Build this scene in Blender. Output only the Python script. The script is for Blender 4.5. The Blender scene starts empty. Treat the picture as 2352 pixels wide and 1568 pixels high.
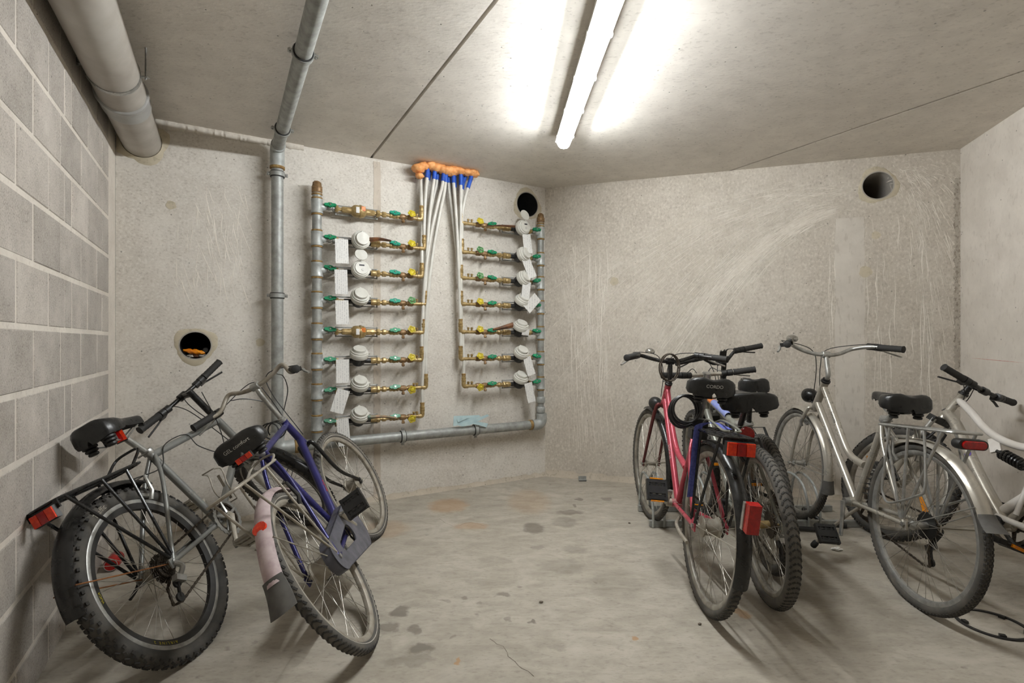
import bpy, bmesh, math, random
from mathutils import Vector as V, Matrix as MX
random.seed(7)
SC = bpy.context.scene
COL = SC.collection
PI = math.pi
R = math.radians
F, CX, HY, EYE = 1165.0, 1176.0, 787.0, 1.13          # focal length in px, optical axis, horizon row, eye height (m)
CEIL = 2.4445

# ------------------------------------------------------------------ camera, world, exposure
cam = bpy.data.cameras.new('camera')
cam.sensor_width = 36.0
cam.lens = F / 2352.0 * 36.0
cam.shift_y = (HY - 784.0) / 2352.0
cam.clip_start = 0.02
cam_o = bpy.data.objects.new('camera', cam)
COL.objects.link(cam_o)
cam_o.location = (0, 0, EYE)
cam_o.rotation_euler = (PI / 2, 0, 0)
SC.camera = cam_o
world = bpy.data.worlds.new('world')
SC.world = world
world.use_nodes = True
world.node_tree.nodes['Background'].inputs[0].default_value = (0.9, 0.95, 1.0, 1)
world.node_tree.nodes['Background'].inputs[1].default_value = 0.02
SC.view_settings.view_transform = 'Standard'
SC.view_settings.look = 'None'
SC.view_settings.gamma = 1.0
SC.view_settings.use_curve_mapping = False
SC.view_settings.exposure = 0.11
SC.cycles.max_bounces = 6
SC.cycles.diffuse_bounces = 5
SC.cycles.use_adaptive_sampling = True
SC.cycles.adaptive_threshold = 0.02
SC.cycles.glossy_bounces = 3
SC.cycles.transmission_bounces = 2
SC.cycles.transparent_max_bounces = 8
SC.cycles.caustics_reflective = False
SC.cycles.caustics_refractive = False
LAMP_POWER = 340.0                                      # radiance of the strip light's diffuser

# ------------------------------------------------------------------ materials
def lin(c):
    o = []
    for v in c[:3]:
        v /= 255.0
        o.append(v / 12.92 if v <= 0.04045 else ((v + 0.055) / 1.055) ** 2.4)
    return (*o, 1.0)

class NT:
    def __init__(s, name):
        s.m = bpy.data.materials.new(name)
        s.m.use_nodes = True
        s.t = s.m.node_tree
        s.b = s.t.nodes['Principled BSDF']
        s.tc = s.t.nodes.new('ShaderNodeTexCoord')
    def n(s, typ, **k):
        d = s.t.nodes.new(typ)
        for a, v in k.items():
            setattr(d, a, v)
        return d
    def l(s, a, b):
        s.t.links.new(a, b)
    def mapping(s, scale=(1, 1, 1), src='Object', loc=(0, 0, 0)):
        d = s.n('ShaderNodeMapping')
        d.inputs['Scale'].default_value = scale
        d.inputs['Location'].default_value = loc
        s.l(s.tc.outputs[src], d.inputs[0])
        return d.outputs[0]
    def noise(s, vec, scale, detail=4, rough=0.55, dist=0.0):
        d = s.n('ShaderNodeTexNoise')
        d.inputs['Scale'].default_value = scale
        d.inputs['Detail'].default_value = detail
        d.inputs['Roughness'].default_value = rough
        d.inputs['Distortion'].default_value = dist
        s.l(vec, d.inputs['Vector'])
        return d.outputs['Fac']
    def ramp(s, fac, a, b, lo=0.0, hi=1.0):
        d = s.n('ShaderNodeMapRange')
        d.inputs['From Min'].default_value = a
        d.inputs['From Max'].default_value = b
        d.inputs['To Min'].default_value = lo
        d.inputs['To Max'].default_value = hi
        s.l(fac, d.inputs['Value'])
        return d.outputs[0]
    def mix(s, fac, a, b):
        d = s.n('ShaderNodeMix', data_type='RGBA')
        if isinstance(fac, float):
            d.inputs[0].default_value = fac
        else:
            s.l(fac, d.inputs[0])
        for i, c in ((6, a), (7, b)):
            if isinstance(c, tuple):
                d.inputs[i].default_value = c
            else:
                s.l(c, d.inputs[i])
        return d.outputs[2]
    def math(s, op, a, b=None, c=None):
        d = s.n('ShaderNodeMath', operation=op)
        for i, v in enumerate((a, b, c)):
            if v is None:
                continue
            if isinstance(v, (int, float)):
                d.inputs[i].default_value = v
            else:
                s.l(v, d.inputs[i])
        return d.outputs[0]
    def bump(s, h, strength, dist=0.01):
        d = s.n('ShaderNodeBump')
        d.inputs['Strength'].default_value = strength
        d.inputs['Distance'].default_value = dist
        s.l(h, d.inputs['Height'])
        s.l(d.outputs[0], s.b.inputs['Normal'])
    def base(s, c):
        if isinstance(c, tuple):
            s.b.inputs['Base Color'].default_value = c
        else:
            s.l(c, s.b.inputs['Base Color'])

def pm(name, c1, c2=None, scale=25.0, rough=0.5, metal=0.0, bump=0.0, bscale=120.0, spread=(0.35, 0.65), emit=None, spec=None, src='Object'):
    """plain procedural surface: two tones broken up by noise, roughness varied with it"""
    t = NT(name)
    c2 = c2 or tuple(v * 0.8 for v in c1)
    vec = t.mapping((1, 1, 1), src)
    f = t.noise(vec, scale, 5)
    k = t.ramp(f, *spread)
    t.base(t.mix(k, lin(c1), lin(c2)))
    t.l(t.ramp(f, 0.3, 0.7, max(0.02, rough - 0.08), min(1, rough + 0.1)), t.b.inputs['Roughness'])
    t.b.inputs['Metallic'].default_value = metal
    if spec is not None:
        t.b.inputs['Specular IOR Level'].default_value = spec
    if bump:
        t.bump(t.noise(vec, bscale, 3), bump, 0.002)
    if emit:
        t.b.inputs['Emission Color'].default_value = lin(emit[0])
        t.b.inputs['Emission Strength'].default_value = emit[1]
    return t.m

def concrete(name, a, b, fleck, fl_amt=0.5, stretch=(1, 1, 1), fscale=45.0, pits=True, rough=0.85, rnd=False, big=1.3, cover=0.5, light=None):
    """cast concrete: cloudy two-tone base, dark flecks in patches, pale bloom and small pits"""
    t = NT(name)
    o = t.mapping((1, 1, 1))
    st = t.mapping(stretch)
    n1 = t.noise(o, big, 4, 0.62, 0.4)
    c = t.mix(t.ramp(n1, 0.34, 0.66), lin(a), lin(b))
    n2 = t.noise(o, 7.0, 4, 0.68)
    c = t.mix(t.ramp(n2, 0.36, 0.70, 0.0, 0.55), c, lin(tuple((x + y) / 2 * 0.96 for x, y in zip(a, fleck))))
    nf = t.noise(st, fscale, 2, 0.55)
    th = 0.66 - 0.16 * cover
    fl = t.ramp(nf, th, th + 0.07)
    patch = t.ramp(n2, 0.30, 0.62, 0.35, 1.0)
    c = t.mix(t.math('MULTIPLY', t.math('MULTIPLY', fl, patch), fl_amt), c, lin(fleck))
    if light:
        c = t.mix(t.math('MULTIPLY', t.ramp(nf, 0.44, 0.36), light[1]), c, lin(light[0]))
    hgt = nf
    if pits:
        v = t.n('ShaderNodeTexVoronoi')
        v.inputs['Scale'].default_value = 24.0
        t.l(o, v.inputs['Vector'])
        sp = t.n('ShaderNodeSeparateColor')
        t.l(v.outputs['Color'], sp.inputs[0])
        q = t.math('MULTIPLY', t.ramp(v.outputs['Distance'], 0.06, 0.13, 1.0, 0.0), t.math('GREATER_THAN', sp.outputs[0], 0.82))
        c = t.mix(t.math('MULTIPLY', q, 0.7), c, lin(tuple(x * 0.5 for x in fleck)))
        hgt = t.math('SUBTRACT', nf, q)
    if rnd:
        oi = t.n('ShaderNodeObjectInfo')
        hs = t.n('ShaderNodeHueSaturation')
        t.l(t.ramp(oi.outputs['Random'], 0, 1, 0.86, 1.12), hs.inputs['Value'])
        t.l(c, hs.inputs['Color'])
        c = hs.outputs[0]
    t.base(c)
    t.b.inputs['Roughness'].default_value = rough
    t.b.inputs['Specular IOR Level'].default_value = 0.25
    t.bump(hgt, 0.25, 0.003)
    return t.m

M = {}
M['wall'] = concrete('concrete_wall', (222, 217, 208), (210, 204, 194), (176, 168, 157), 0.62, (1, 1, 1.25), 72.0, cover=.5, light=((228, 224, 216), .5))
M['wall2'] = concrete('concrete_wall_splashed', (206, 199, 187), (192, 184, 171), (166, 156, 143), 0.6, (1, 1, 0.8), 62.0, cover=.6, light=((222, 215, 204), .45))
M['wall3'] = concrete('concrete_wall_smooth', (224, 217, 207), (210, 203, 192), (182, 173, 162), 0.38, (1, 1, 0.5), 44.0, cover=.42)
M['ceiling'] = concrete('ceiling_slab_concrete', (232, 226, 217), (221, 215, 206), (184, 177, 168), 0.5, (1, 1.6, 1), 40.0, big=0.9, cover=.45)
M['block'] = concrete('concrete_block', (190, 183, 174), (176, 169, 160), (122, 115, 107), 0.75, (1, 1, 1), 190.0, rnd=True, big=5.0, cover=.48, light=((206, 199, 190), .4))
M['mortar'] = concrete('mortar', (222, 215, 204), (210, 203, 192), (182, 173, 161), 0.5, (1, 1, 1), 70.0, pits=False, big=4.0)
M['patch'] = concrete('mortar_patch', (206, 196, 174), (190, 180, 157), (160, 150, 130), 0.5, (1, 1, 1), 40.0, big=6.0)
M['skirt'] = concrete('mortar_skirt', (200, 190, 174), (184, 173, 156), (150, 139, 122), 0.6, (1, 1, 1), 45.0, big=4.0)
M['seam'] = concrete('formwork_seam', (210, 200, 186), (198, 187, 172), (164, 153, 140), 0.6, (1, 1, .4), 50.0, pits=False, big=5.0)
M['band'] = concrete('smooth_concrete_band', (216, 210, 200), (206, 199, 188), (172, 164, 152), 0.5, (1, 1, 0.3), 40.0, pits=False)
M['splash'] = pm('cement_splash', (234, 228, 218), (222, 215, 204), 30, 0.9, bump=0.2)
M['chalk'] = pm('red_chalk', (190, 118, 105), (200, 160, 150), 60, 0.95)
M['honeycomb'] = concrete('rough_dark_concrete', (194, 186, 173), (174, 165, 152), (128, 119, 107), 0.8, (1, 1, 0.6), 70.0, cover=.8, big=9.0)
M['crack'] = pm('crack_dark', (120, 110, 98), (92, 83, 74), 60, 0.95)

def floor_px(px, py):
    y = F * EYE / (py - HY)
    return ((px - CX) / F * y, y)

def floor_mat():
    t = NT('concrete_floor')
    o = t.mapping((1, 1, 1))
    st = t.mapping((1, 2.2, 1))
    c = t.mix(t.ramp(t.noise(o, 1.1, 5, 0.64, 0.5), 0.35, 0.65), lin((182, 175, 162)), lin((166, 159, 146)))
    n6 = t.noise(st, 6.0, 5, 0.70, 0.3)
    c = t.mix(t.ramp(n6, 0.40, 0.68, 0.0, 0.7), c, lin((146, 139, 126)))
    nf = t.noise(st, 34.0, 3, 0.6)
    c = t.mix(t.ramp(nf, 0.54, 0.70, 0.0, 0.45), c, lin((130, 122, 109)))
    c = t.mix(t.ramp(t.noise(o, 3.1, 4, 0.6, 1.0), 0.56, 0.72, 0.0, 0.6), c, lin((192, 185, 172)))
    w = t.n('ShaderNodeTexNoise')
    w.inputs['Scale'].default_value = 16.0
    w.inputs['Detail'].default_value = 3
    t.l(o, w.inputs['Vector'])
    wv = t.n('ShaderNodeVectorMath', operation='MULTIPLY_ADD')
    t.l(w.outputs['Color'], wv.inputs[0])
    wv.inputs[1].default_value = (0.09, 0.09, 0)
    t.l(o, wv.inputs[2])
    def spots(lst, col, c):
        acc = None
        for px, py, rw, rh, wt in lst:
            x, y = floor_px(px, py)
            rx = rw * y / F
            ry = abs(floor_px(px, py - rh)[1] - y)
            s = t.n('ShaderNodeVectorMath', operation='SUBTRACT')
            t.l(wv.outputs[0], s.inputs[0])
            s.inputs[1].default_value = (x + .045, y + .045, 0)
            d = t.n('ShaderNodeVectorMath', operation='DIVIDE')
            t.l(s.outputs[0], d.inputs[0])
            d.inputs[1].default_value = (rx, ry, 1)
            e = t.n('ShaderNodeVectorMath', operation='LENGTH')
            t.l(d.outputs[0], e.inputs[0])
            k = t.ramp(e.outputs['Value'], 0.75, 1.15, wt, 0.0)
            acc = k if acc is None else t.math('MAXIMUM', acc, k)
        return t.mix(acc, c, lin(col))
    c = spots([(1030, 1160, 46, 16, .5), (1082, 1208, 40, 8, .45), (1215, 1150, 50, 26, .25), (880, 1215, 60, 20, .3), (1459, 1467, 10, 6, .8), (1049, 1518, 7, 6, .8), (1705, 1408, 18, 12, .6)], (170, 134, 94), c)
    c = spots([(1226, 1213, 24, 12, .75), (1308, 1176, 28, 6, .7), (1296, 1198, 30, 12, .4), (1331, 1146, 9, 4, .7), (1396, 1146, 12, 4, .5), (1320, 1160, 7, 3, .7),
               (916, 1405, 22, 10, .8), (890, 1442, 26, 11, .65), (950, 1447, 13, 11, .65), (966, 1488, 27, 14, .8), (1225, 1426, 8, 6, .8), (1154, 1364, 17, 6, .65),
               (1062, 1374, 9, 4, .6), (1102, 1386, 10, 5, .45), (1414, 1344, 60, 36, .22), (940, 1518, 70, 14, .4), (1290, 1300, 50, 18, .3), (1850, 1350, 60, 45, .35),
               (1280, 1488, 20, 9, .3), (1020, 1380, 12, 4, .4), (1235, 1258, 14, 6, .4), (1320, 1262, 30, 8, .3), (1168, 1420, 8, 5, .5), (1041, 1462, 8, 5, .45)], (112, 105, 95), c)
    v = t.n('ShaderNodeTexVoronoi')
    v.inputs['Scale'].default_value = 11.0
    t.l(wv.outputs[0], v.inputs['Vector'])
    sp = t.n('ShaderNodeSeparateColor')
    t.l(v.outputs['Color'], sp.inputs[0])
    q = t.math('MULTIPLY', t.ramp(v.outputs['Distance'], 0.05, 0.16, 1.0, 0.0), t.math('GREATER_THAN', sp.outputs[0], 0.80))
    c = t.mix(t.math('MULTIPLY', q, 0.55), c, lin((110, 102, 92)))
    t.base(c)
    t.l(t.ramp(n6, 0.3, 0.7, 0.5, 0.75), t.b.inputs['Roughness'])
    t.b.inputs['Specular IOR Level'].default_value = 0.3
    t.bump(nf, 0.15, 0.004)
    return t.m
M['floor'] = floor_mat()

M['pvc'] = pm('grey_pvc', (172, 167, 158), (154, 146, 136), 5, 0.42, bump=0.04)
M['pvc_joint'] = pm('grey_pvc_coupling', (164, 164, 160), (150, 148, 144), 8, 0.38)
M['galv'] = pm('galvanised_steel', (162, 164, 160), (138, 139, 135), 26, 0.5, 0.25, 0.05, 60)
M['galv_tee'] = pm('galvanised_fitting', (180, 183, 180), (156, 159, 156), 30, 0.48, 0.25, 0.05, 60)
M['hemp'] = pm('rusty_thread_seal', (164, 138, 86), (128, 96, 56), 60, 0.8, 0.1, 0.3, 200)
M['brass'] = pm('brass', (184, 160, 112), (150, 126, 80), 50, 0.38, 0.4, 0.05)
M['brass_old'] = pm('dull_bronze', (156, 126, 88), (118, 90, 60), 60, 0.5, 0.35, 0.1)
M['steel'] = pm('bright_steel', (190, 190, 186), (150, 150, 146), 40, 0.3, 0.8)
M['meter_white'] = pm('meter_white_plastic', (214, 213, 205), (203, 201, 192), 20, 0.45)
M['meter_black'] = pm('meter_black_plastic', (42, 42, 42), (28, 28, 28), 30, 0.45)
M['valve_green'] = pm('green_valve_handle', (28, 142, 96), (20, 116, 80), 60, 0.4)
M['valve_teal'] = pm('teal_valve_handle', (44, 160, 132), (30, 134, 110), 60, 0.4)
M['yellow'] = pm('yellow_handwheel', (212, 196, 44), (184, 160, 34), 70, 0.45)
M['green_wheel'] = pm('green_handwheel', (96, 168, 96), (60, 120, 66), 70, 0.45)
M['pex'] = pm('white_pex_pipe', (214, 212, 204), (202, 199, 190), 14, 0.4)
M['blue_sleeve'] = pm('blue_sleeve', (38, 92, 196), (24, 66, 160), 30, 0.45)
M['foam'] = pm('orange_foam', (238, 178, 116), (222, 142, 76), 45, 0.6, bump=0.5, bscale=90)
M['leaflet'] = pm('pale_blue_paper', (190, 214, 216), (170, 196, 202), 20, 0.7)
M['brown_paper'] = pm('brown_paper', (120, 78, 46), (60, 44, 34), 18, 0.6)
M['green_paper'] = pm('green_printed_paper', (84, 118, 104), (176, 140, 110), 16, 0.6)
M['black_paint'] = pm('black_paint', (20, 20, 20), (30, 29, 28), 30, 0.28)
M['black_plastic'] = pm('black_plastic', (27, 27, 26), (38, 37, 36), 60, 0.45, bump=0.1)
M['rubber'] = pm('black_rubber', (34, 34, 33), (48, 46, 44), 90, 0.75, bump=0.3, bscale=400)
M['saddle'] = pm('black_saddle_vinyl', (24, 24, 24), (33, 33, 32), 50, 0.32, bump=0.12, bscale=500)
M['tyre_knob'] = pm('dusty_knobby_tyre', (58, 57, 55), (88, 84, 78), 12, 0.85, bump=0.2, bscale=300)
M['tyre_grey'] = pm('grey_city_tyre', (78, 76, 72), (104, 99, 91), 16, 0.85, bump=0.2, bscale=300)
M['tyre_city'] = pm('dusty_city_tyre', (60, 58, 54), (90, 85, 77), 14, 0.85, bump=0.2, bscale=300)
M['tread'] = pm('tyre_tread', (46, 45, 44), (66, 63, 59), 20, 0.85)
M['stripe'] = pm('pale_tyre_stripe', (196, 192, 182), (170, 164, 152), 30, 0.7)
M['alu'] = pm('brushed_aluminium', (186, 186, 182), (156, 155, 150), 30, 0.36, 0.7)
M['alu_dusty'] = pm('dusty_aluminium', (172, 166, 154), (146, 138, 124), 22, 0.55, 0.4)
M['rim_grey'] = pm('worn_rim', (168, 164, 154), (136, 130, 120), 20, 0.42, 0.55)
M['rim_black'] = pm('black_rim', (40, 40, 40), (56, 54, 52), 30, 0.45, 0.2)
M['spoke'] = pm('spoke_steel', (176, 172, 164), (140, 134, 122), 40, 0.4, 0.7)
M['chrome'] = pm('chrome', (205, 205, 202), (180, 180, 176), 30, 0.16, 0.95)
M['chain'] = pm('oily_chain', (82, 72, 60), (54, 47, 40), 150, 0.55, 0.5, 0.4, 500)
M['rusty'] = pm('rusty_steel', (150, 96, 50), (112, 74, 44), 60, 0.75, 0.2, 0.2)
M['silver_paint'] = pm('silver_frame_paint', (158, 160, 157), (142, 143, 140), 12, 0.34, 0.55)
M['white_fork'] = pm('dusty_white_fork', (196, 194, 184), (178, 172, 160), 14, 0.45)
M['navy'] = pm('navy_frame_paint', (52, 50, 112), (44, 42, 88), 10, 0.32, 0.25)
M['navy_grey'] = pm('scuffed_navy_paint', (84, 82, 104), (64, 62, 92), 14, 0.42, 0.2)
M['red_paint'] = pm('rose_red_frame_paint', (180, 72, 86), (158, 56, 70), 9, 0.3, 0.2)
M['dark_red'] = pm('dark_red_paint', (110, 44, 44), (84, 34, 36), 12, 0.4, 0.15)
M['champagne'] = pm('champagne_silver_paint', (188, 183, 172), (172, 166, 154), 10, 0.3, 0.5)
M['white_paint'] = pm('white_frame_paint', (226, 222, 216), (208, 202, 194), 8, 0.3)
M['grey_paint'] = pm('grey_frame_paint', (150, 150, 140), (126, 126, 118), 14, 0.35, 0.4)
M['mauve'] = pm('faded_mauve_plastic', (192, 176, 175), (168, 148, 149), 24, 0.6, bump=0.1)
M['grey_plastic'] = pm('slate_grey_plastic', (94, 94, 104), (78, 78, 86), 18, 0.4)
M['rubber_grey'] = pm('grey_rubber_flap', (92, 90, 86), (74, 72, 69), 22, 0.6)
M['red_lens'] = pm('red_reflector', (176, 16, 12), (140, 8, 8), 90, 0.18, spec=0.6)
M['orange_lens'] = pm('orange_red_reflector', (236, 66, 26), (210, 44, 18), 90, 0.2, spec=0.6)
M['amber'] = pm('amber_reflector', (232, 150, 26), (204, 118, 16), 90, 0.25)
M['strap'] = pm('blue_strap', (118, 128, 214), (88, 98, 186), 90, 0.8, bump=0.3, bscale=400)
M['can_red'] = pm('red_can_paint', (186, 34, 30), (160, 26, 24), 30, 0.3, 0.4)
M['tissue'] = pm('white_tissue', (226, 224, 218), (210, 206, 198), 30, 0.9)
M['wrapper'] = pm('orange_wrapper', (240, 158, 30), (222, 124, 14), 20, 0.35)
M['dark'] = pm('painted_void_shade', (26, 24, 22), (16, 15, 14), 6, 0.9)  # near-black colour standing in for the shade inside openings
M['light_housing'] = pm('light_housing', (206, 204, 198), (194, 191, 184), 10, 0.4)
M['purple'] = pm('purple_print', (96, 76, 168), (84, 66, 150), 30, 0.4)
M['ink'] = pm('dark_print', (60, 58, 62), (44, 42, 46), 30, 0.5)
M['pale_ink'] = pm('pale_print', (206, 204, 198), (188, 186, 180), 30, 0.5)
M['yellow_ink'] = pm('yellow_print', (214, 198, 30), (190, 172, 20), 30, 0.5)
M['decal_blue'] = pm('blue_decal', (98, 112, 196), (140, 150, 176), 40, 0.4)
M['decal_orange'] = pm('orange_decal', (226, 140, 50), (206, 100, 50), 40, 0.4)

def glow_mat(name, k):
    t = NT(name)
    f = t.noise(t.mapping((1, 1, 1)), 3.0, 1)
    t.base(lin((240, 240, 236)))
    t.b.inputs['Emission Color'].default_value = (0.955, 0.985, 1.0, 1)
    t.l(t.ramp(f, 0.2, 0.8, k * 0.97, k * 1.03), t.b.inputs['Emission Strength'])
    return t
M['tube_glow'] = glow_mat('fluorescent_tube', LAMP_POWER).m
def diffuser_mat():
    """clear ribbed cover, lit through by the tubes inside"""
    t = glow_mat('strip_light_diffuser', LAMP_POWER * 0.12)
    tr = t.n('ShaderNodeBsdfTransparent')
    tr.inputs[0].default_value = (0.97, 0.97, 0.97, 1)
    mx = t.n('ShaderNodeMixShader')
    mx.inputs[0].default_value = 0.78
    t.l(t.b.outputs[0], mx.inputs[1])
    t.l(tr.outputs[0], mx.inputs[2])
    t.l(mx.outputs[0], t.t.nodes['Material Output'].inputs[0])
    return t.m
M['diffuser'] = diffuser_mat()

def tag_mat():
    """white card with faint rows of handwriting"""
    t = NT('handwritten_card')
    mp = t.mapping((1, 1, 1), 'Generated')
    w = t.n('ShaderNodeTexWave', wave_type='BANDS', bands_direction='X')
    w.inputs['Scale'].default_value = 2.2
    w.inputs['Distortion'].default_value = 1.2
    t.l(mp, w.inputs['Vector'])
    lines = t.ramp(w.outputs['Fac'], 0.80, 0.9)
    words = t.ramp(t.noise(t.mapping((4, 4, 26), 'Generated'), 1.0, 3), 0.46, 0.54)
    k = t.math('MULTIPLY', t.math('MULTIPLY', lines, words), 0.5)
    t.base(t.mix(k, lin((224, 223, 219)), lin((110, 108, 112))))
    t.b.inputs['Roughness'].default_value = 0.7
    return t.m
M['tag'] = tag_mat()

# ------------------------------------------------------------------ mesh building
def cr(pts, k=6, closed=False):
    """smooth curve through points"""
    pts = [V(p) for p in pts]
    n = len(pts)
    out = []
    for i in range(n if closed else n - 1):
        if closed:
            a, b, c, d = pts[i - 1], pts[i], pts[(i + 1) % n], pts[(i + 2) % n]
        else:
            b, c = pts[i], pts[i + 1]
            a = pts[i - 1] if i else b * 2 - c
            d = pts[i + 2] if i + 2 < n else c * 2 - b
        for j in range(k):
            t = j / k
            out.append(0.5 * ((2 * b) + (c - a) * t + (2 * a - 5 * b + 4 * c - d) * t * t + (3 * b - a - 3 * c + d) * t ** 3))
    if not closed:
        out.append(pts[-1])
    return out

def frame_of(d, hint=V((0, 0, 1))):
    d = V(d).normalized()
    if abs(d.dot(hint)) > 0.95:
        hint = V((1, 0, 0)) if abs(d.x) < 0.9 else V((0, 1, 0))
    x = d.cross(hint).normalized()
    return x, x.cross(d).normalized() * -1.0, d

class MB:
    def __init__(s):
        s.v, s.f, s.mi, s.cur = [], [], [], 0
    def add(s, vs, fs):
        o = len(s.v)
        s.v += [V(p) for p in vs]
        for f in fs:
            s.f.append([i + o for i in f])
            s.mi.append(s.cur)
        return s
    def tube(s, path, r, n=10, closed=False, caps=True, sy=1.0, hint=None):
        path = [V(p) for p in path]
        m = len(path)
        rs = list(r) if isinstance(r, (list, tuple)) else [r] * m
        if len(rs) != m:
            rs = [rs[0] + (rs[-1] - rs[0]) * i / (m - 1) for i in range(m)]
        tg = []
        for i in range(m):
            a = path[i - 1] if (i or closed) else path[i]
            b = path[(i + 1) % m] if (i < m - 1 or closed) else path[i]
            d = b - a
            tg.append(d.normalized() if d.length > 1e-9 else V((0, 0, 1)))
        x, y, _ = frame_of(tg[0], hint or V((0, 0, 1)))
        vs, fs = [], []
        for i in range(m):
            if i:
                q = tg[i - 1].rotation_difference(tg[i])
                x = q @ x
                y = q @ y
            for j in range(n):
                a = 2 * PI * j / n
                vs.append(path[i] + x * (math.cos(a) * rs[i]) + y * (math.sin(a) * rs[i] * sy))
        for i in range(m if closed else m - 1):
            i2 = (i + 1) % m
            for j in range(n):
                j2 = (j + 1) % n
                fs.append((i * n + j, i * n + j2, i2 * n + j2, i2 * n + j))
        if caps and not closed:
            fs.append(tuple(range(n - 1, -1, -1)))
            fs.append(tuple((m - 1) * n + j for j in range(n)))
        return s.add(vs, fs)
    def lathe(s, prof, o, axis, n=20, a0=0.0, hint=None, close=False, caps=True):
        """profile of (radius, height along axis)"""
        x, y, d = frame_of(axis, hint or V((0, 0, 1)))
        o = V(o)
        vs, fs = [], []
        m = len(prof)
        for r, h in prof:
            for j in range(n):
                a = a0 + 2 * PI * j / n
                vs.append(o + d * h + x * (math.cos(a) * r) + y * (math.sin(a) * r))
        for i in range(m if close else m - 1):
            i2 = (i + 1) % m
            for j in range(n):
                j2 = (j + 1) % n
                fs.append((i * n + j, i * n + j2, i2 * n + j2, i2 * n + j))
        if not close and caps:
            if prof[0][0] > 1e-6:
                fs.append(tuple(range(n - 1, -1, -1)))
            if prof[-1][0] > 1e-6:
                fs.append(tuple((m - 1) * n + j for j in range(n)))
        return s.add(vs, fs)
    def cyl(s, a, b, r, n=12, r2=None):
        a, b = V(a), V(b)
        return s.lathe([(r, 0), (r2 if r2 is not None else r, (b - a).length)], a, b - a, n)
    def box(s, c, size, rot=None, taper=1.0, bev=0.0):
        c = V(c)
        x, y, z = [q / 2 for q in size]
        vs = []
        for sz in (-1, 1):
            k = taper if sz > 0 else 1.0
            for sx, sy in ((-1, -1), (1, -1), (1, 1), (-1, 1)):
                p = V((sx * x * k, sy * y * k, sz * z))
                vs.append(c + (rot @ p if rot else p))
        return s.add(vs, [(3, 2, 1, 0), (4, 5, 6, 7), (0, 1, 5, 4), (1, 2, 6, 5), (2, 3, 7, 6), (3, 0, 4, 7)])
    def prism(s, poly, o, ux, uy, uz, h):
        """polygon of (a, b) in the ux/uy plane extruded by h along uz"""
        o, ux, uy, uz = V(o), V(ux), V(uy), V(uz)
        n = len(poly)
        vs = [o + ux * a + uy * b for a, b in poly] + [o + ux * a + uy * b + uz * h for a, b in poly]
        fs = [tuple(range(n - 1, -1, -1)), tuple(range(n, 2 * n))]
        fs += [(i, (i + 1) % n, n + (i + 1) % n, n + i) for i in range(n)]
        return s.add(vs, fs)
    def ring_plate(s, outer, inner, o, ux, uy, uz, h):
        """plate with an opening: two outlines with equally many points"""
        o, ux, uy, uz = V(o), V(ux), V(uy), V(uz)
        n = len(outer)
        vs = []
        for lst, k in ((outer, 0), (inner, 0), (outer, h), (inner, h)):
            vs += [o + ux * a + uy * b + uz * k for a, b in lst]
        fs = []
        for i in range(n):
            j = (i + 1) % n
            fs += [(i, n + i, n + j, j), (2 * n + i, 2 * n + j, 3 * n + j, 3 * n + i), (i, j, 2 * n + j, 2 * n + i), (n + i, 3 * n + i, 3 * n + j, n + j)]
        return s.add(vs, fs)
    def grid(s, rows, closed_u=False, closed_v=False):
        nu, nv = len(rows), len(rows[0])
        vs = [p for r in rows for p in r]
        fs = []
        for i in range(nu if closed_u else nu - 1):
            for j in range(nv if closed_v else nv - 1):
                i2, j2 = (i + 1) % nu, (j + 1) % nv
                fs.append((i * nv + j, i * nv + j2, i2 * nv + j2, i2 * nv + j))
        return s.add(vs, fs)
    def ball(s, c, r, n=10, sq=(1, 1, 1)):
        c = V(c)
        rows = []
        for i in range(n + 1):
            a = PI * i / n
            rr, h = max(math.sin(a), 1e-4) * r, math.cos(a) * r
            rows.append([c + V((rr * math.cos(2 * PI * j / (2 * n)) * sq[0], rr * math.sin(2 * PI * j / (2 * n)) * sq[1], h * sq[2])) for j in range(2 * n)])
        return s.grid(rows, closed_v=True)
    def mesh(s, name, mats, angle=40.0):
        me = bpy.data.meshes.new(name)
        me.from_pydata([tuple(p) for p in s.v], [], s.f)
        for m in (mats if isinstance(mats, (list, tuple)) else [mats]):
            me.materials.append(M[m] if isinstance(m, str) else m)
        if any(s.mi):
            me.polygons.foreach_set('material_index', s.mi)
        bm = bmesh.new()
        bm.from_mesh(me)
        bmesh.ops.recalc_face_normals(bm, faces=bm.faces)
        bm.to_mesh(me)
        bm.free()
        if angle:
            me.polygons.foreach_set('use_smooth', [True] * len(me.polygons))
            me.set_sharp_from_angle(angle=R(angle))
        me.update()
        return me
    def build(s, name, mats, parent=None, mtx=None, angle=40.0):
        return link(name, s.mesh(name, mats, angle), parent, mtx)

def link(name, data, parent=None, mtx=None):
    o = bpy.data.objects.new(name, data)
    COL.objects.link(o)
    if parent is not None:
        o.parent = parent
    if mtx is not None:
        o.matrix_local = mtx
    return o

def tag(o, label=None, cat=None, group=None, kind=None):
    for k, v in (('label', label), ('category', cat), ('group', group), ('kind', kind)):
        if v:
            o[k] = v
    return o

def thing(name, label, cat, mtx=None, group=None):
    o = link(name, None, None, mtx)
    o.empty_display_size = 0.05
    return tag(o, label, cat, group)

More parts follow.
